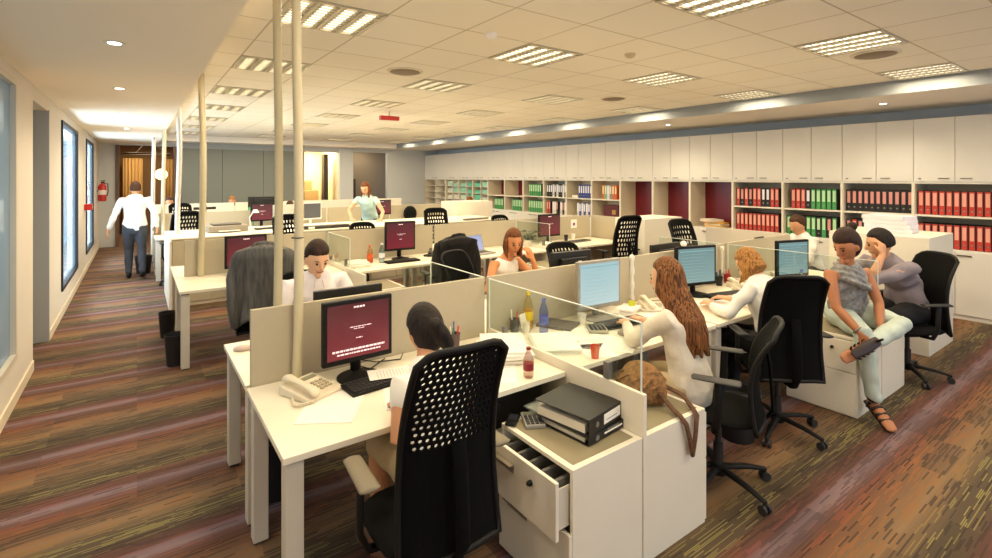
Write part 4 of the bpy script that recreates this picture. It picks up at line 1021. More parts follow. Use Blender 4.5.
# second bench
def plant(x, y, z, label):
    t = thing('desk_plant', label, 'plant', (x, y, z)); rr = random.Random(4)
    MB().lathe([(.05, 0), (.065, .10), (.055, .10), (.04, .02)], n=16).build('pot', mat('white pot', '#E8E2D4', .5), t, smooth='auto')
    lv = MB()
    for k in range(46):
        a = rr.uniform(0, 6.28); r = rr.uniform(.03, .17); h = .12+rr.uniform(0, .14)
        c, s = math.cos(a), math.sin(a); q_ = .022
        lv.add([(c*r*.6, s*r*.6, h-.02), (c*r-s*q_, s*r+c*q_, h), (c*(r+.05), s*(r+.05), h-.015), (c*r+s*q_, s*r-c*q_, h)], [(0, 1, 2, 3)])
        lv.tube([(0, 0, .09), (c*r*.4, s*r*.4, h*.8), (c*r*.6, s*r*.6, h-.02)], .003, n=4)
    o = lv.build('foliage', mat('greyish green leaves', '#6E7462', .6), t)
plant(4.90, 5.98, D, 'bushy grey green plant behind the woman in white straps')
bottle(2.49, 5.92, D, 'clear water bottle left of the second bench maroon screen', '#D4E4EC', .24, .036, '#E8E8F0')
bottle(2.36, 5.98, D, 'bottle with orange top left of the clear bottle, second bench', '#F0D8B8', .22, .036, '#E0602A', '#D8743A', .5)
pencup(1.95, 6.05, D, 'pen cup near the young man\'s head on the second bench', '#C8C0B0', ('#D02A2A', '#F0E8DC', '#E0502A'))
phone(3.30, 6.02, D, R(-30), 'black desk phone left of the jacket chair on the second bench', '#1E1D1D')
stack(2.12, 5.80, D, R(10), 'the second bench corner heap', 4, .24, .3, .012, 17)
cup(5.98, 6.1, D, 'white cup near the storage end of the second bench', .04, .11)
cup(5.84, 6.12, D, 'dark cup left of the white cup, second bench', .035, .10, '#2A2826')
paper(5.50, 5.75, D, R(-30), 'white sheets before the plant side monitor', w=.3, d=.4)
stack(5.15, 5.72, D, R(25), 'the pile right of the plant on the second bench', 4, .24, .32, .014, 41)
stack(4.55, 5.85, D, R(5), 'the pile left of the plant on the second bench', 3, .24, .30, .012, 42)
flw = thing('flower_picture', 'small pale card with a purple flower pinned to the second bench partition', 'card', (6.18, 6.283, .93))
MB().box(-.07, .07, -.002, 0, 0, .15).build('card', PAPER, flw); MB().ball((0, -.004, .07), (.028, .003, .028), 10).build('flower', mat('purple flower', '#8A4A8C', .6), flw)
# long worktop
WT = .961
pr = thing('printer', 'grey low printer on the near corridor part of the long worktop', 'printer', (1.15, 8.95, WT), R(4))
MB().box(-.28, .28, -.2, .2, 0, .10).build('body', mat('taupe printer', '#9A9284', .5), pr, bevel=.012); MB().box(-.2, .2, -.12, .16, .10, .125).build('lid', mat('dark printer lid', '#5C554C', .5), pr, bevel=.006)
MB().box(-.15, .15, -.28, -.2, .02, .03).build('paper_tray', PAPER, pr)
tag(MB().cbox((0, 0, .012), (.36, .12, .022)).build('dark_folder', mat('dark folder', '#3A342E', .6), None, (1.75, 8.95, WT), R(15)), 'dark long folder right of the grey printer on the long worktop', 'folder')
tp = thing('tape_dispenser', 'white tape dispenser with black base on the long worktop near the foreground conduit', 'tape dispenser', (1.95, 8.6, WT), R(80))
MB().box(-.10, .10, -.035, .035, 0, .04).build('base', BLACK, tp, bevel=.01); MB().tube([(0, -.03, .085), (0, .03, .085)], .08, n=20, round_ends=False).build('tape_roll', mat('pale blue roll', '#D4DCE4', .5), tp, smooth='auto')
lp = thing('desk_lamp', 'white bent desk lamp left of the conduits on the long worktop', 'lamp', (1.55, 9.2, WT))
MB().lathe([(.07, 0), (.07, .015), (.01, .02)], n=16).build('foot', PAPER, lp, smooth='auto'); MB().tube([(0, 0, .01), (-.02, 0, .18), (.05, 0, .3)], .009).build('arm', PAPER, lp, smooth=True); MB().lathe([(.06, 0), (.03, .05)], (.07, 0, .26), 14).build('shade', PAPER, lp, smooth='auto')
gb = thing('printer', 'dark equipment box with white label right of the foreground conduits on the long worktop', 'printer', (2.55, 8.52, WT), R(3))
MB().box(-.42, .42, -.09, .09, 0, .05).build('body', mat('dark equipment', '#35302C', .5), gb, bevel=.006); MB().box(-.28, -.18, -.0915, -.09, .008, .042).build('label_plate', PAPER, gb)
for k, (x, y, rz, w_, l) in enumerate([(3.75, 8.75, .2, .36, 'spread sheet nearest the standing woman\'s hand'), (4.15, 8.7, -.3, .30, 'printed sheet with dark marks right of the standing woman'), (4.45, 8.95, .1, .36, 'white sheet left of the maroon screen on the long worktop'), (3.5, 9.1, .4, .3, 'sheet under the standing woman on the long worktop'), (2.2, 9.15, .1, .3, 'sheet beyond the tape dispenser on the long worktop')]):
    paper(x, y, WT, rz, l, w_, .26, .004, lines=False)
tag(MB().cbox((0, 0, .01), (.42, .12, .02)).build('paper_with_purple', mat('purple magazine', '#7C7088', .6), None, (4.02, 8.52, WT), R(-5)), 'purplish magazine lying at the near edge of the long worktop', 'magazine')
tag(MB().cbox((0, 0, .018), (.62, .07, .035)).build('grey_tray', mat('grey tray', '#6A655C', .5), None, (5.55, 8.42, WT), R(6), bevel=.006), 'grey long tray lying near the white cabinet on the long worktop', 'tray')
tag(MB().ball((0, 0, .19), (.17, .12, .19), 14).build('black_bag', BLACKF, None, (5.35, 11.0, D), smooth=True), 'black bag on the far bench left of the pigeonholes', 'bag')
gc = thing('green_chair', 'green backed chair beyond the long worktop right of the conduits', 'chair', (2.34, 12.45, 0), R(180))
GRN = mat('green cloth', '#4E9C6C', .8)
MB().box(-.24, .24, -.24, .24, .44, .5).build('seat', GRN, gc, bevel=.02); MB().box(-.27, .27, -.26, -.2, .5, 1.12).build('backrest', GRN, gc, bevel=.03)
for sx in (-.2, .2):
    for sy in (-.2, .2): MB().tube([(sx, sy, .012), (sx, sy, .45)], .012).build('leg', GREYST, gc)
for k, (x, c, l) in enumerate([(.9, '#D8D4C8', 'cream'), (1.6, '#B8B4A8', 'grey'), (4.0, '#E0DCD0', 'white'), (5.6, '#C8C0B0', 'beige'), (6.0, '#6A655C', 'dark')]):
    stack(x, 10.75, D, .1, 'the far bench, %s heap' % l, 3, .25, .3, .02, k+50)
# fire extinguisher and alarm box on the corridor wall
def extinguisher(x, y, z, label, r=.075, h=.42):
    t = thing('fire_extinguisher', label, 'fire extinguisher', (x, y, z)); rd = mat('extinguisher red', '#C0201A', .3)
    MB().lathe([(r*.8, 0), (r, .02), (r, h*.8), (r*.7, h*.9), (r*.3, h*.95), (r*.3, h)], n=20).build('cylinder', rd, t, smooth='auto')
    MB().box(-.03, .05, -.012, .012, h, h+.03).box(-.03, .06, -.012, .012, h+.045, h+.06).build('valve_handle', BLACK, t, bevel=.003)
    MB().tube([(r*.3, 0, h-.01), (r*1.3, .0, h-.03), (r*1.35, 0, h*.5), (r*1.1, 0, h*.3)], .011, n=8).build('hose', BLACK, t, smooth=True)
    MB().lathe([(r*1.01, h*.35), (r*1.01, h*.6)], n=20).build('label_band', mat('extinguisher label', '#E8D8D0', .5), t, smooth='auto')
    MB().box(-r-.03, -r+.01, -.03, .03, h*.5, h*.6).build('wall_bracket', GREYST, t)
extinguisher(-.70, 15.75, 1.22, 'red fire extinguisher hung at the far corner of the corridor wall', .085, .46)
ab = thing('alarm_box', 'red box jutting from the corridor wall between the dark windows', 'alarm box', (WX, 12.1, 1.20))
MB().box(.001, .12, -.12, .12, 0, .11).build('box_body', mat('alarm red', '#C8281C', .4), ab, bevel=.01); MB().box(.12, .123, -.06, .06, .03, .08).build('front_plate', PAPER2, ab)
# loose cables under the foreground monitor
for k, pts in enumerate([[(1.02, 2.70, .80), (1.12, 2.74, .755), (1.25, 2.70, .756), (1.30, 2.77, .76)], [(.95, 2.69, .80), (1.05, 2.66, .756), (1.18, 2.76, .757)]]):
    tag(MB().tube(pts, .003, n=6).build('cable', BLACK, smooth=True), 'black cable curling behind the foreground keyboard, %s one' % ['longer', 'shorter'][k], 'cable', 'cables')
strap = MB().tube([(3.06, 6.27, 1.155), (3.055, 6.262, 1.10), (3.06, 6.268, .92)], [(.014, .004)]*3, side=(1, 0, 0), n=8).build('strap', BLACKF, smooth=True)
tag(strap, 'black strap hanging down the second bench partition left of the black jacket', 'strap')

# ------------------------------------------------------------------ people
SKIN = mat('warm skin', '#D39A72', .55); SKIN2 = mat('tanned skin', '#B87850', .55); SKIN3 = mat('light skin', '#E0AE88', .55)
def hairmat(name, c, c2):
    m = bpy.data.materials.new(name); m.use_nodes = True; nt = m.node_tree; b = nt.nodes['Principled BSDF']; b.inputs['Roughness'].default_value = .65; b.inputs['Specular IOR Level'].default_value = .3
    tc = nt.nodes.new('ShaderNodeTexCoord'); mp = nt.nodes.new('ShaderNodeMapping'); n = nt.nodes.new('ShaderNodeTexNoise'); r = nt.nodes.new('ShaderNodeValToRGB')
    mp.inputs['Scale'].default_value = (130, 130, 3); n.inputs['Scale'].default_value = 1; n.inputs['Detail'].default_value = 3
    L = nt.links.new; L(tc.outputs['Object'], mp.inputs[0]); L(mp.outputs[0], n.inputs['Vector']); L(n.outputs[0], r.inputs[0])
    r.color_ramp.elements[0].position = .35; r.color_ramp.elements[1].position = .68
    r.color_ramp.elements[0].color = lin(c); r.color_ramp.elements[1].color = lin(c2); L(r.outputs[0], b.inputs['Base Color'])
    bp = nt.nodes.new('ShaderNodeBump'); bp.inputs['Strength'].default_value = .3; bp.inputs['Distance'].default_value = .003
    L(n.outputs[0], bp.inputs['Height']); L(bp.outputs[0], b.inputs['Normal']); return m
H_BLACK = hairmat('black hair', '#0F0B0A', '#2A1D18'); H_BROWN = hairmat('brown hair', '#2E1A0E', '#5E3A20'); H_AUB = hairmat('auburn hair', '#4A2410', '#8C5228')
H_BLONDE = hairmat('dark blonde hair', '#6E4218', '#C08A48'); H_DBR = hairmat('dark brown hair', '#1C110C', '#40281C'); H_LONG = hairmat('long brown hair', '#371C0D', '#9C6434')

def frame(f, u):
    f = V(f).normalized(); u = V(u); s = f.cross(u).normalized(); u = s.cross(f).normalized()   # s = person's right
    return s, f, u
def head_fn(p):
    x, y, z = p      # x side, y front, z up, unit sphere
    w = 1.0
    if z < 0: w = 1-.30*(-z)**1.3
    yy = y
    if y > 0 and z < .1: yy = y*(1-.06*(-z if z < 0 else 0))
    if z < -.25 and y < 0: yy = y*(1-.45*min(1, (-z-.25)/.75))
    # brow and eye hollow
    e = math.exp(-((z-.02)/.13)**2)*math.exp(-((abs(x)-.38)/.22)**2)*(1 if y > .3 else 0)
    yy -= .09*e
    b = math.exp(-((z-.22)/.10)**2)*(1 if y > .3 else 0); yy += .035*b*math.exp(-(x/.5)**2)
    return (x*w, yy, z)
def person(label, J, skin, hairm, top=None, bottom=None, shoes=None, vox=.012, base=None, k=1.0, fem=True, name='person'):
    """J: pel, chest, neck, head, face, (up), side; arms [(side, elbow, wrist, handdir, palm, curl, shoulder?)], legs [(side, knee, ankle, toedir)]"""
    pel, chest, neck, head = V(J['pel']), V(J['chest']), V(J['neck']), V(J['head'])
    side = V(J['side']).normalized()          # towards the person's left
    fw = V(J['face']).normalized(); hs, hf, hu = frame(fw, J.get('up', (0, 0, 1)))
    base = V(base or (pel.x, pel.y, 0)); sh = J.get('sh', .165 if fem else .195)*k
    pside = V(J.get('pside', side)).normalized()
    mid = (pel+chest)/2+V(J.get('bulge', (0, 0, 0)))
    # BODY
    mb = MB(); K = k*(.93 if fem else 1)
    tors = [pel-(mid-pel).normalized()*.05, pel, (pel+mid)/2, mid, (mid+chest)/2, chest, chest+(neck-chest)*.55, neck]
    trad = [(.15, .10), (.165, .115), (.15, .105), (.13, .095), (.148, .108), (.165, .10), (.120, .075), (.058, .056)]
    trad = [(a*K, b_*K) for a, b_ in trad]
    mb.tube(tors, trad, side=side, n=18)
    mb.tube([neck-(head-neck)*.15, neck+(head-neck)*.35, head-hu*.02-hf*.015], [.056*K, .050*K, .05*K], n=14)
    hr = (.074*k, .094*k, .118*k)
    M = Matrix((( hs.x, hf.x, hu.x, head.x), (hs.y, hf.y, hu.y, head.y), (hs.z, hf.z, hu.z, head.z), (0, 0, 0, 1)))
    mb.ball((0, 0, 0), hr, 26, M=M, fn=head_fn)
    q = lambda x, y, z: tuple(M @ V((x*k, y*k, z*k)))
    mb.tube([q(0, .088, .02), q(0, .104, -.012), q(0, .108, -.026)], [.009*k, .012*k, .014*k], n=8)
    mb.tube([q(-.02, .078, -.062), q(0, .086, -.060), q(.02, .078, -.062)], [.007*k, .010*k, .007*k], n=8)
    mb.ball(q(0, .066, -.100), .022*k, 10)
    for sx in (-1, 1): mb.ball((0, 0, 0), (.012*k, .022*k, .032*k), 10, M=M @ Matrix.Translation((sx*.074*k, -.008*k, -.012*k)))
    shl = {}; arms = J.get('arms', [])
    for A in arms:
        sd, el, wr, hd, pn, curl = A[:6]; el, wr = V(el), V(wr)
        S = V(A[6]) if len(A) > 6 and A[6] else chest+side*sd*sh+(neck-chest)*.35
        shl[sd] = S
        mb.tube([chest+side*sd*sh*.5+(neck-chest)*.2, S, (S*2+el)/3, el, (el*2+wr)/3, wr], [.05*K, .052*K, .047*K, .038*K, .038*K, .026*K], n=12)
        hd = V(hd).normalized(); pn = V(pn); sdv = hd.cross(pn).normalized(); pn = sdv.cross(hd).normalized()    # sdv across palm
        th = sd if len(A) < 8 else A[7]
        mb.tube([wr, wr+hd*.03*k, wr+hd*.085*k], [(.027*k, .019*k), (.038*k, .016*k), (.040*k, .014*k)], side=sdv, n=12)
        kb = wr+hd*.085*k
        for fi, (off, ln) in enumerate([(-.030, .068), (-.010, .078), (.010, .074), (.029, .058)]):
            p0 = kb+sdv*off*k*-th-hd*.012*k; d1 = (hd*math.cos(curl*.6)+pn*math.sin(curl*.6)); d2 = (hd*math.cos(curl*1.5)+pn*math.sin(curl*1.5)); d3 = (hd*math.cos(curl*2.2)+pn*math.sin(curl*2.2))
            a = p0+d1*ln*.5*k; b_ = a+d2*ln*.32*k; c = b_+d3*ln*.26*k
            mb.tube([p0, a, b_, c], [.0095*k, .009*k, .0085*k, .0075*k], n=8)
        t0 = wr+hd*.03*k-sdv*(-.024*k)*-th*-1*1.0
        t0 = wr+hd*.028*k+sdv*(.026*k)*th; t1 = t0+(hd*.6+sdv*.6*th+pn*.25)*.045*k; t2 = t1+(hd*.9+pn*.5)*.03*k
        mb.tube([t0, t1, t2], [.012*k, .0105*k, .0085*k], n=8)
    for Lg in J.get('legs', []):
        sd, kn, an, td = Lg[:4]; kn, an, td = V(kn), V(an), V(td).normalized()
        hip = pel+pside*sd*.085*k
        mb.tube([hip, (hip*2+kn)/3, (hip+kn*2)/3, kn, kn+(an-kn)*.3, kn+(an-kn)*.7, an], [.088*K, .085*K, .068*K, .054*K, .053*K, .040*K, .034*K], n=12)
        u = (kn-an).normalized()
        mb.tube([an-td*.045*k-u*.035*k, an+td*.03*k-u*.035*k, an+td*.11*k-u*.045*k, an+td*.165*k-u*.05*k], [(.030*k, .036*k), (.036*k, .034*k), (.042*k, .022*k), (.036*k, .014*k)], side=td.cross(u), n=12)
    body = fuse(mb, name, skin, vox, 2, None, base)
    tag(body, label, 'person')
    ey = MB()
    for sx in (-1, 1): ey.ball(q(sx*.029, .082, .003), (.011*k, .008*k, .005*k), 8, M=None)
    if vox < .0125:
        for sx in (-1, 1):
            e = MB().ball(tuple(V(q(sx*.029, .0815, .002))-base), .0085*k, 8).build('eye', mat('dark eye', '#1E1410', .3), body, smooth=True)
            MB().tube([tuple(V(q(sx*.016, .0885, .022))-base), tuple(V(q(sx*.032, .088, .027))-base), tuple(V(q(sx*.046, .078, .022))-base)], .0025*k, n=6).build('eyebrow', hairm, body, smooth=True)
        MB().tube([tuple(V(q(-.022, .084, -.060))-base), tuple(V(q(0, .0925, -.058))-base), tuple(V(q(.022, .084, -.060))-base)], [(.003, .004), (.004, .006), (.003, .004)], n=6).build('lips', mat('lips', '#A85848', .5), body, smooth=True)
    # CLOTHES
    if top:
        tm, sl, lo, g = top['m'], top.get('sleeve', 1), top.get('low', 0), top.get('g', .014)
        mt = MB()
        T = tors[:-1]; TR = [(a+g, b_+g) for a, b_ in trad[:-1]]
        if lo == 0: T = T[1:]; TR = TR[1:]
        if top.get('tank'): T = T[:-1]; TR = TR[:-1]
        mt.tube(T, TR, side=side, n=20, round_ends=True)
        if not top.get('tank'): mt.tube([chest+(neck-chest)*.3, chest+(neck-chest)*.80], [.092*K, .068*K], n=16)
        for A in arms:
            sd, el, wr = A[0], V(A[1]), V(A[2]); S = shl[sd]
            if sl == 0:
                if top.get('tank'): mt.tube([chest+side*sd*sh*.55-(neck-chest)*.2, chest+side*sd*sh*.5+(neck-chest)*.42], [(.03, .075*K), (.022, .06*K)], side=side, n=10)
                else: mt.tube([chest+side*sd*sh*.35+(neck-chest)*.2, chest+side*sd*sh*.85+(neck-chest)*.35], [.055*K, .050*K], n=12)
                continue
            pts = [chest+side*sd*sh*.5+(neck-chest)*.2, S, (S*2+el)/3]; rr = [.058*K, .056*K+g*.4, .051*K+g*.4]
            if sl >= .5: pts += [el]; rr += [.043*K+g*.4]
            if sl >= 1: pts += [(el*2+wr)/3, (el+wr*4)/5]; rr += [.041*K+g*.3, .033*K+g*.2]
            mt.tube(pts, rr, n=14)
        cr = top.get('crease', .004)
        rn = [random.uniform(0, 6) for _ in range(3)]
        o = fuse(mt, top.get('name', 'shirt'), tm, vox, 2, body, base, disp=lambda c: cr*(math.sin(c.z*38+c.x*21+rn[0])+.7*math.sin(c.x*47-c.z*25+c.y*33+rn[1])))
        if top.get('collar'):
            for sx in (-1, 1):
                n0 = neck+(chest-neck)*.25
                a = n0+side*sx*.062*K-hf*0; f2 = V((hf.x, hf.y, 0)).normalized()
                MB().tube([tuple(n0-f2*.06*K-base+V((0, 0, .02))), tuple(a-base+V((0, 0, .018))), tuple(n0+f2*.07*K+side*sx*.03-base-V((0, 0, .02))), tuple(n0+f2*.085*K+side*sx*.035-base-V((0, 0, .06)))], [(.020, .005), (.022, .005), (.022, .005), (.006, .004)], side=(0, 0, 1), n=8).build('collar', tm, o, smooth=True)
    if bottom:
        mt = MB(); g = bottom.get('g', .012); ln = bottom.get('len', 1)
        mt.tube([pel-(mid-pel).normalized()*.06, pel, pel+(mid-pel)*.35], [(.155*K+g, .105*K+g), (.165*K+g, .115*K+g), (.15*K+g, .106*K+g)], side=side, n=18)
        for Lg in J.get('legs', []):
            sd, kn, an = Lg[0], V(Lg[1]), V(Lg[2]); hip = pel+pside*sd*.085*k
            pts = [hip, (hip*2+kn)/3, (hip+kn*2)/3]; rr = [.090*K+g, .087*K+g, .070*K+g]
            if ln >= .5: pts += [kn]; rr += [.057*K+g]
            if ln >= 1: pts += [kn+(an-kn)*.3, kn+(an-kn)*.7, kn+(an-kn)*.93]; rr += [.055*K+g, .043*K+g, .041*K+g]
            mt.tube(pts, rr, n=14)
        fuse(mt, bottom.get('name', 'trousers'), bottom['m'], vox, 2, body, base, disp=lambda c: .003*(math.sin(c.z*40+c.x*30)+math.sin(c.y*44+c.z*17)))
    if shoes:
        for Lg in J.get('legs', []):
            sd, kn, an, td = Lg[:4]; kn, an, td = V(kn), V(an), V(td).normalized(); u = (kn-an).normalized()
            s_ = MB(); B = base
            s_.tube([tuple(an-td*.05*k-u*.03*k-B), tuple(an+td*.03*k-u*.036*k-B), tuple(an+td*.11*k-u*.046*k-B), tuple(an+td*.18*k-u*.052*k-B)], [(.036*k, .042*k), (.042*k, .040*k), (.048*k, .027*k), (.038*k, .017*k)], side=td.cross(u), n=14)
            s_.build('shoe', shoes, body, smooth=True)
    # HAIR
    hb = MB(); hh = J.get('hair', 'short')
    def hf_(p):
        x, y, z = p; c = 1.0
        front = J.get('hairline', .32)
        if y > .1 and z < front+.25:
            c = 1-.30*min(1, (y-.1)/.35)*min(1, (front+.25-z)/.3)
        if z < -.35 and hh == 'short': c *= 1-.35*min(1, (-z-.35)/.4)
        return (x*c, y*c, z*c)
    hb.ball((0, 0, 0), (.086*k, .107*k, .126*k), 24, M=M @ Matrix.Translation((0, -.012*k, .014*k)), fn=hf_)
    if hh in ('long', 'ponytail', 'bun', 'bob'):
        rn = random.Random(5)
        if hh == 'long':
            tail = V(J.get('fall', (0, 0, -1))); Lh = J.get('hairlen', .45)
            for i in range(26):
                a = math.pi*(i/25)-math.pi/2; 
                st = M @ V((math.sin(a)*.074*k, -math.cos(a)*.085*k-.012, rn.uniform(.0, .06)*k))
                ax = math.sin(a)
                bk = -(hf-hu*hf.dot(hu)*0)
                e1 = st+V((0, 0, -.10*k))+(-hf)*.02*math.cos(a)+hs*ax*.02
                e2 = chest+(neck-chest)*.35-V((hf.x, hf.y, 0)).normalized()*(.115+.02*rn.random())*math.cos(a*.8)+side*(-ax)*.09*J.get('spread', 1)+tail*.02
                e3 = e2
                e4 = e2+tail*Lh*rn.uniform(.7, 1.05)+side*(-ax)*-.03
                hb.tube([st, e1, e2, (e2+e4)/2, e4], [.022*k, .022*k, .026, .026, .010], n=7)
        elif hh == 'bob':
            for i in range(18):
                a = math.pi*1.25*(i/17)-math.pi*.625
                st = M @ V((math.sin(a)*.074*k, -math.cos(a)*.085*k-.01, .02*k)); Lh = J.get('hairlen', .14)
                hb.tube([st, st-hu*.08+hs*math.sin(a)*.006-hf*.004, st-V((0, 0, 1))*Lh*rn.uniform(.9, 1.05)-hf*.006], [.019*k, .020*k, .009], n=7)
        else:
            bp = M @ V((0, -.115*k, J.get('bunz', .03)*k))
            hb.ball(tuple(bp), .036*k, 12)
            if hh == 'ponytail':
                d = V(J.get('tail', (0, 0, -1))).normalized(); 
                hb.tube([bp, bp+d*.05, bp+d*.11, bp+d*J.get('taillen', .17)], [.036*k, .042*k, .034*k, .010], n=9)
    fuse(hb, 'hair', hairm, max(.006, vox*.8), 5, body, base, disp=lambda c: .0006*math.sin(c.x*190+c.y*170+c.z*8))
    return body
WSH = mat('white shirt cloth', '#EDEAE4', .85, noise=.03, nscale=10)
LAV = mat('pale lavender shirt', '#E2DDE2', .85); JEANS = mat('pale mint jeans', '#BFCBC0', .8, noise=.08, nscale=18)
GREYP = mat('grey plum shirt', '#8C8187', .85, noise=.06, nscale=20); BLKC = mat('black trousers cloth', '#17161A', .85); KHAKI = mat('khaki cloth', '#C2B08A', .85)
AQUA = mat('pale aqua blouse', '#BFE0DA', .85); CREAMK = mat('cream knit', '#E6DCCB', .9, noise=.04, nscale=50, bump=.2)
SCARF = mat('grey mottled scarf cloth', '#8E8C8A', .9, noise=.45, nscale=28, bump=.3)
DKG = mat('dark grey trousers', '#3C3E44', .85)

def sit(px, py, dirdeg, head_lean=.12, torso=.50, lean=.10, seat=.50, fem=True, **kw):
    """generic seated pose facing dirdeg (0 = +y, positive turns to -x)"""
    a = R(dirdeg); f = V((-math.sin(a), math.cos(a), 0)); l = V((-math.cos(a), -math.sin(a), 0))   # left side
    pel = V((px, py, seat+.08)); chest = pel+f*lean+V((0, 0, torso*.82)); neck = pel+f*(lean+.03)+V((0, 0, torso*1.03)); 
    pitch = kw.pop('pitch', -.4)
    hd = neck+f*(.035+head_lean*.3)+V((0, 0, .135)); face = f+V((0, 0, pitch)); turn = kw.pop('turn', 0)
    if turn: face = Matrix.Rotation(R(turn), 3, 'Z') @ face
    kn = [pel+l*s*.11+f*.40+V((0, 0, -.02)) for s in (1, -1)]
    legs = [(s, kn[i], kn[i]+f*-.03*0+V((0, 0, -(seat+.06)+.09)), f) for i, s in enumerate((1, -1))]
    J = dict(pel=pel, chest=chest, neck=neck, head=hd, face=face, side=l, legs=legs)
    hz = kw.pop('handz', .79); hdist = kw.pop('reach', .40)
    arms = []
    for s in (1, -1):
        S = chest+l*s*(.165 if fem else .195); el = S+f*.12+l*s*.05+V((0, 0, -.25)); wr = V((px, py, 0))+f*(lean+hdist)+l*s*.12; wr.z = hz+.01
        arms.append((s, el, wr, f+l*-s*.3, (0, 0, -1), .4))
    J['arms'] = arms; J.update(kw); return J
# 1 black haired woman in the foreground chair
J = sit(1.07, 1.86, 4, lean=.17, torso=.47, fem=True, hair='ponytail', hairline=.1, bunz=-.02)
J['head'] = V((1.115, 2.13, 1.085)); J['neck'] = V((1.085, 2.05, .965)); J['chest'] = V((1.085, 2.0, .88)); J['face'] = (.02, 1, -.75); J['tail'] = (.5, -.15, -.85); J['taillen'] = .15; J['sh'] = .145
J['arms'] = [(1, (.885, 1.93, .715), (.975, 2.10, .778), (.35, .9, 0), (0, 0, -1), .35), (-1, (1.29, 2.0, .74), (1.24, 2.18, .78), (-.3, .9, 0), (0, 0, -1), .4)]
person('woman with black tied hair writing at the foreground desk, back to the camera', J, SKIN, H_BLACK, dict(m=WSH, sleeve=.3, low=1), dict(m=KHAKI, len=.5), mat('brown shoe', '#6A4630', .5), .008)
# 2 young man in white shirt
J = sit(1.09, 4.06, 184, lean=.20, torso=.52, fem=False, pitch=-.42, hairline=.2)
J['head'] = V((1.09, 3.80, 1.215)); J['neck'] = V((1.09, 3.85, 1.09)); J['chest'] = V((1.09, 3.88, .98))
J['arms'] = [(1, (1.40, 3.78, .80), (1.22, 3.56, .80), (-.9, -.35, 0), (0, 0, -1), .5), (-1, (.84, 3.80, .80), (1.0, 3.54, .80), (.8, -.4, 0), (0, 0, -1), .5)]
person('young man with short dark hair in a white shirt looking down behind the partition', J, SKIN3, H_DBR, dict(m=LAV, sleeve=1, collar=1), dict(m=BLKC), BLACK, .0085, k=1.06, fem=False)
# 3 long haired woman
J = sit(2.68, 1.74, 16, lean=.08, torso=.47, pitch=-.12, hair='long', turn=-14)
J['head'] = V((2.62, 1.87, 1.20)); J['neck'] = V((2.64, 1.82, 1.08)); J['chest'] = V((2.64, 1.79, .965)); J['sh'] = .15
J['arms'] = [(1, (2.52, 2.04, .80), (2.76, 2.30, .80), (.7, .7, 0), (0, 0, -1), .35), (-1, (2.90, 2.04, .79), (2.95, 2.30, .795), (.1, .9, 0), (0, 0, -1), .35)]
J['hairlen'] = .20; J['fall'] = (.14, -.22, -1); J['spread'] = 1.25
person('woman with very long brown hair in a cream cardigan typing, seen from behind', J, SKIN3, H_LONG, dict(m=CREAMK, sleeve=1, low=1, name='cardigan', g=.017), dict(m=KHAKI, g=.003), BLACK, .008)
# 4 blonde woman bent over writing
J = sit(3.88, 1.80, 0, lean=.16, torso=.45, hair='bob')
J['head'] = V((3.90, 2.03, 1.135)); J['neck'] = V((3.89, 1.95, 1.045)); J['chest'] = V((3.88, 1.92, .94)); J['hairlen'] = .15; J['face'] = (.2, 1, -.8); J['sh'] = .15
J['arms'] = [(1, (3.58, 2.02, .80), (3.74, 2.27, .80), (.7, .6, 0), (0, 0, -1), .4), (-1, (4.12, 2.05, .82), (4.05, 2.28, .80), (-.3, .9, 0), (0, 0, -1), .4)]
person('woman with dark blonde hair in a white sweater bent over her desk', J, SKIN3, H_BLONDE, dict(m=WSH, sleeve=1, name='sweater'), dict(m=BLKC), BLACK, .0085)
# 5 woman sitting on the pedestal holding her shoe
J = dict(pel=(4.78, 1.66, .70), chest=(4.60, 1.61, 1.0), neck=(4.585, 1.60, 1.11), head=(4.53, 1.585, 1.285), face=(-.95, .30, -.5), side=(.42, -.17, .03), pside=(.5, -.6, 0), sh=.15,
         arms=[(-1, (4.37, 1.60, .82), (4.36, 1.43, .655), (.05, -.35, -.8), (.8, .3, 0), .8, (4.42, 1.66, 1.05)), (1, (4.74, 1.44, .83), (4.64, 1.40, .68), (-.3, .0, -.9), (-.6, .7, 0), .5, (4.745, 1.53, 1.05))],
         legs=[(1, (4.76, 1.30, .69), (4.35, 1.40, .575), (-.85, .35, -.35)), (-1, (4.40, 1.44, .66), (4.43, 1.37, .16), (-.5, -.7, -.45))], hair='bun', bunz=.10, hairline=.15)
p5 = person('woman in grey scarf top and pale jeans sitting on a drawer pedestal, holding her shoe', J, SKIN2, H_DBR, dict(m=SCARF, sleeve=0, name='top', g=.014, crease=.006), dict(m=JEANS, len=1), None, .008, base=(4.6, 1.5, 0), k=1.04)
SHOE = mat('dark brown sandal leather', '#2A1612', .45)
B = V((4.6, 1.5, 0))
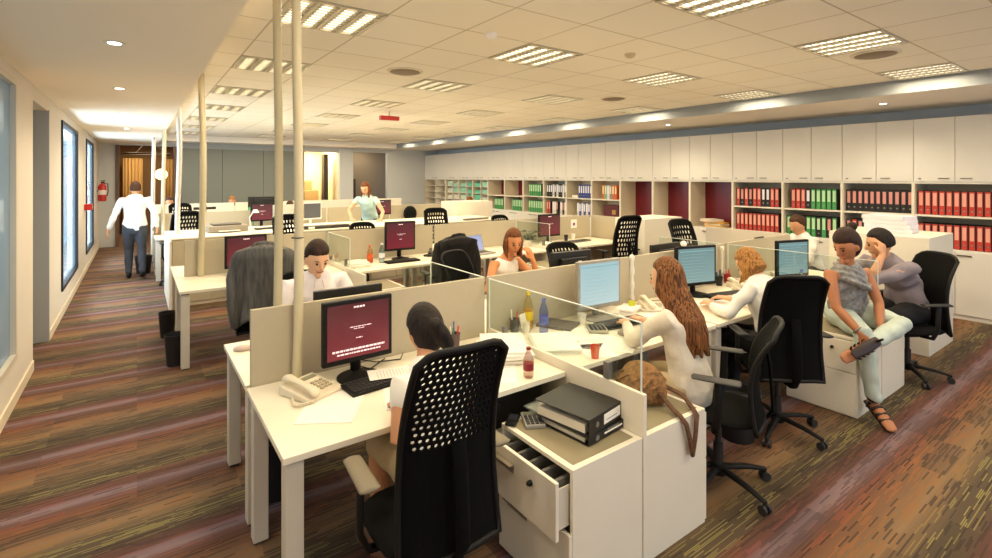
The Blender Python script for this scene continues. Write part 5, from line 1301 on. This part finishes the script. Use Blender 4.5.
for nm, an, td, kn in (('sandal', V((4.43, 1.37, .16)), V((-.5, -.7, -.45)).normalized(), V((4.40, 1.44, .66))), ('sandal', V((4.35, 1.40, .575)), V((-.85, .35, -.35)).normalized(), V((4.76, 1.30, .69)))):
    u = (kn-an).normalized(); sd = td.cross(u).normalized(); uu = sd.cross(td).normalized()
    mb = MB()
    mb.tube([tuple(an-td*.06-uu*.070-B), tuple(an+td*.05-uu*.066-B), tuple(an+td*.18-uu*.074-B)], [(.032, .010), (.040, .009), (.032, .008)], side=sd, n=12)
    mb.tube([tuple(an-td*.045-uu*.07-B), tuple(an-td*.055-uu*.125-B)], [.012, .008], n=8)
    for q_ in (-.0, .045, .09, .13):
        c = an+td*q_-uu*(.030+.12*q_)
        mb.tube([tuple(c+sd*(.048*math.cos(t_))+uu*(.044-.13*q_)*math.sin(t_)-B) for t_ in [math.pi*i/8 for i in range(9)]], [(.012, .004)]*9, side=td, n=6)
    mb.tube([tuple(an+u*.035+sd*.047*math.cos(2*math.pi*i/14)+td*.047*math.sin(2*math.pi*i/14)-B) for i in range(15)], [(.012, .005)]*15, side=u, n=6, round_ends=False)
    mb.build(nm, SHOE, p5, smooth=True)
ax = V((.01, .17, .165)).normalized(); c = V((4.362, 1.455, .68)); e1 = ax.orthogonal().normalized(); e2 = ax.cross(e1)
MB().tube([tuple(c+e1*.033*math.cos(2*math.pi*i/16)+e2*.033*math.sin(2*math.pi*i/16)-B) for i in range(17)], .005, round_ends=False, n=8).build('bracelet', GREYST, p5, smooth=True)
cw = MB(); nk = V((4.59, 1.60, 1.09))
for rr_, dz, an_ in ((.085, .0, 0), (.105, -.04, .4), (.12, -.085, .9)):
    cw.tube([tuple(nk+V((math.cos(2*math.pi*i/22)*rr_, math.sin(2*math.pi*i/22)*rr_*.85-(.03 if dz < -.05 else 0), dz+.02*math.sin(4*math.pi*i/22+an_)+.03*math.sin(2*math.pi*i/22)))) for i in range(23)], .026, n=9, round_ends=False)
fuse(cw, 'cowl', SCARF, .009, 2, p5, (4.6, 1.5, 0), disp=lambda c: .006*math.sin(c.z*120+c.x*60))
# 6 man in grey plum shirt
J = sit(5.86, 1.56, 70, lean=.22, torso=.50, fem=False, pitch=-.15, hairline=.3, turn=20)
J['head'] = V((5.50, 1.665, 1.215)); J['neck'] = V((5.56, 1.65, 1.085)); J['chest'] = V((5.62, 1.62, .98)); J['bulge'] = (.07, -.01, .06)
J['face'] = (-.45, .85, -.25)
J['arms'] = [(-1, (5.42, 2.0, .84), (5.25, 2.1, .80), (-.8, .3, 0), (0, 0, -1), .4), (1, (5.26, 1.66, .90), (5.39, 1.61, 1.12), (.25, .05, .9), (.3, .7, 0), .7)]
person('dark haired man in a grey plum shirt leaning on his desk, hand at his ear', J, SKIN, H_BLACK, dict(m=GREYP, sleeve=.5, low=1, crease=.006), dict(m=BLKC), BLACK, .0095, k=1.04, fem=False)
# 7 woman with white straps, hand at her mouth
J = sit(2.83, 3.98, 190, lean=.16, torso=.50, pitch=-.28, hair='bob', hairlen=.17, turn=-28)
J['head'] = V((2.92, 3.78, 1.20)); J['neck'] = V((2.89, 3.84, 1.07)); J['chest'] = V((2.88, 3.86, .955)); J['tail'] = (-.7, .3, -.8)
J['arms'] = [(1, (3.14, 3.66, .80), (3.04, 3.64, 1.04), (-.35, .15, .9), (-.2, .9, 0), .6), (-1, (2.56, 3.70, .78), (2.78, 3.50, .80), (.8, -.2, 0), (0, 0, -1), .4)]
person('woman with auburn tied hair and white strap top, hand at her mouth', J, mat('orange skin', '#D08A58', .55), H_AUB, dict(m=WSH, sleeve=0, tank=1, name='strap_top'), dict(m=BLKC), BLACK, .009)  # her skin is one even orange base colour
# 8 man in white shirt far right
J = sit(7.66, 3.08, 60, lean=.14, torso=.50, fem=False, pitch=-.5, seat=.43)
person('brown haired man in a white shirt before the binder shelves, only head and shoulders showing', J, SKIN, H_BROWN, dict(m=WSH, sleeve=1, low=1), dict(m=BLKC), BLACK, .014, fem=False, k=1.05)
# 9 standing woman in aqua
J = dict(pel=(3.95, 9.98, .95), chest=(3.80, 9.80, 1.34), neck=(3.77, 9.76, 1.45), head=(3.735, 9.72, 1.585), face=(-.62, -.62, -.42), side=(.75, -.65, 0),
         arms=[(1, (4.02, 9.50, 1.12), (3.86, 9.22, .995), (-.7, -.6, 0), (0, 0, -1), .3), (-1, (3.45, 9.86, 1.15), (3.38, 9.50, 1.0), (0, -.9, 0), (0, 0, -1), .3)],
         legs=[(1, (4.04, 9.92, .50), (4.06, 9.98, .09), (-.5, -.8, 0)), (-1, (3.86, 10.05, .50), (3.84, 10.1, .09), (-.5, -.8, 0))], hair='bob', hairlen=.20)
person('standing woman with auburn hair in a pale aqua blouse leaning on the long worktop', J, SKIN3, H_AUB, dict(m=AQUA, sleeve=.3, name='blouse'), dict(m=DKG), BLACK, .012, k=1.08)
# 10 walking man
J = dict(pel=(-.03, 11.1, .95), chest=(-.03, 11.13, 1.36), neck=(-.03, 11.15, 1.48), head=(-.02, 11.17, 1.605), face=(.1, 1, -.1), side=(-1, 0, 0),
         arms=[(1, (-.33, 11.08, 1.12), (-.42, 11.12, .87), (-.1, .2, -.9), (1, 0, 0), .3), (-1, (.27, 11.02, 1.13), (.30, 11.12, .88), (0, .3, -.9), (-1, 0, 0), .3)],
         legs=[(1, (-.12, 11.22, .52), (-.12, 11.14, .09), (0, 1, 0)), (-1, (.07, 11.12, .51), (.08, 10.92, .12), (0, 1, -.25))])
person('man in a white shirt and dark trousers walking away down the corridor', J, SKIN, H_BROWN, dict(m=WSH, sleeve=1, g=.02), dict(m=DKG, g=.012), BLACK, .012, fem=False, k=1.03)
# distant seated people
far = [(4.85, 12.35, 182, H_AUB, WSH, 'woman with auburn hair seated behind the far bench left of the maroon screen', 'bob', .50), (2.85, 12.3, 182, H_BROWN, DKG, 'brown haired person just visible above the white framed monitor', 'short', .44),
       (6.9, 10.6, 120, H_AUB, CREAMK, 'auburn haired head above the white cabinet at the end of the long worktop', 'bob', .50),
       (.62, 14.4, 182, H_BROWN, mat('dusty pink top', '#B07A70', .8), 'person seated near the farthest conduits at the corridor side', 'short', .52), (1.95, 14.4, 182, H_BLONDE, CREAMK, 'fair haired person whose crown shows below the grey green boards', 'short', .50)]
for x, y, d, hm, tm, lab, hh, st in far:
    J = sit(x, y, d, torso=.50, seat=st-.02, hair=hh, pitch=-.4)
    person(lab, J, SKIN, hm, dict(m=tm, sleeve=1), dict(m=BLKC), BLACK, .018)

bpy.data.scenes.remove(FS)
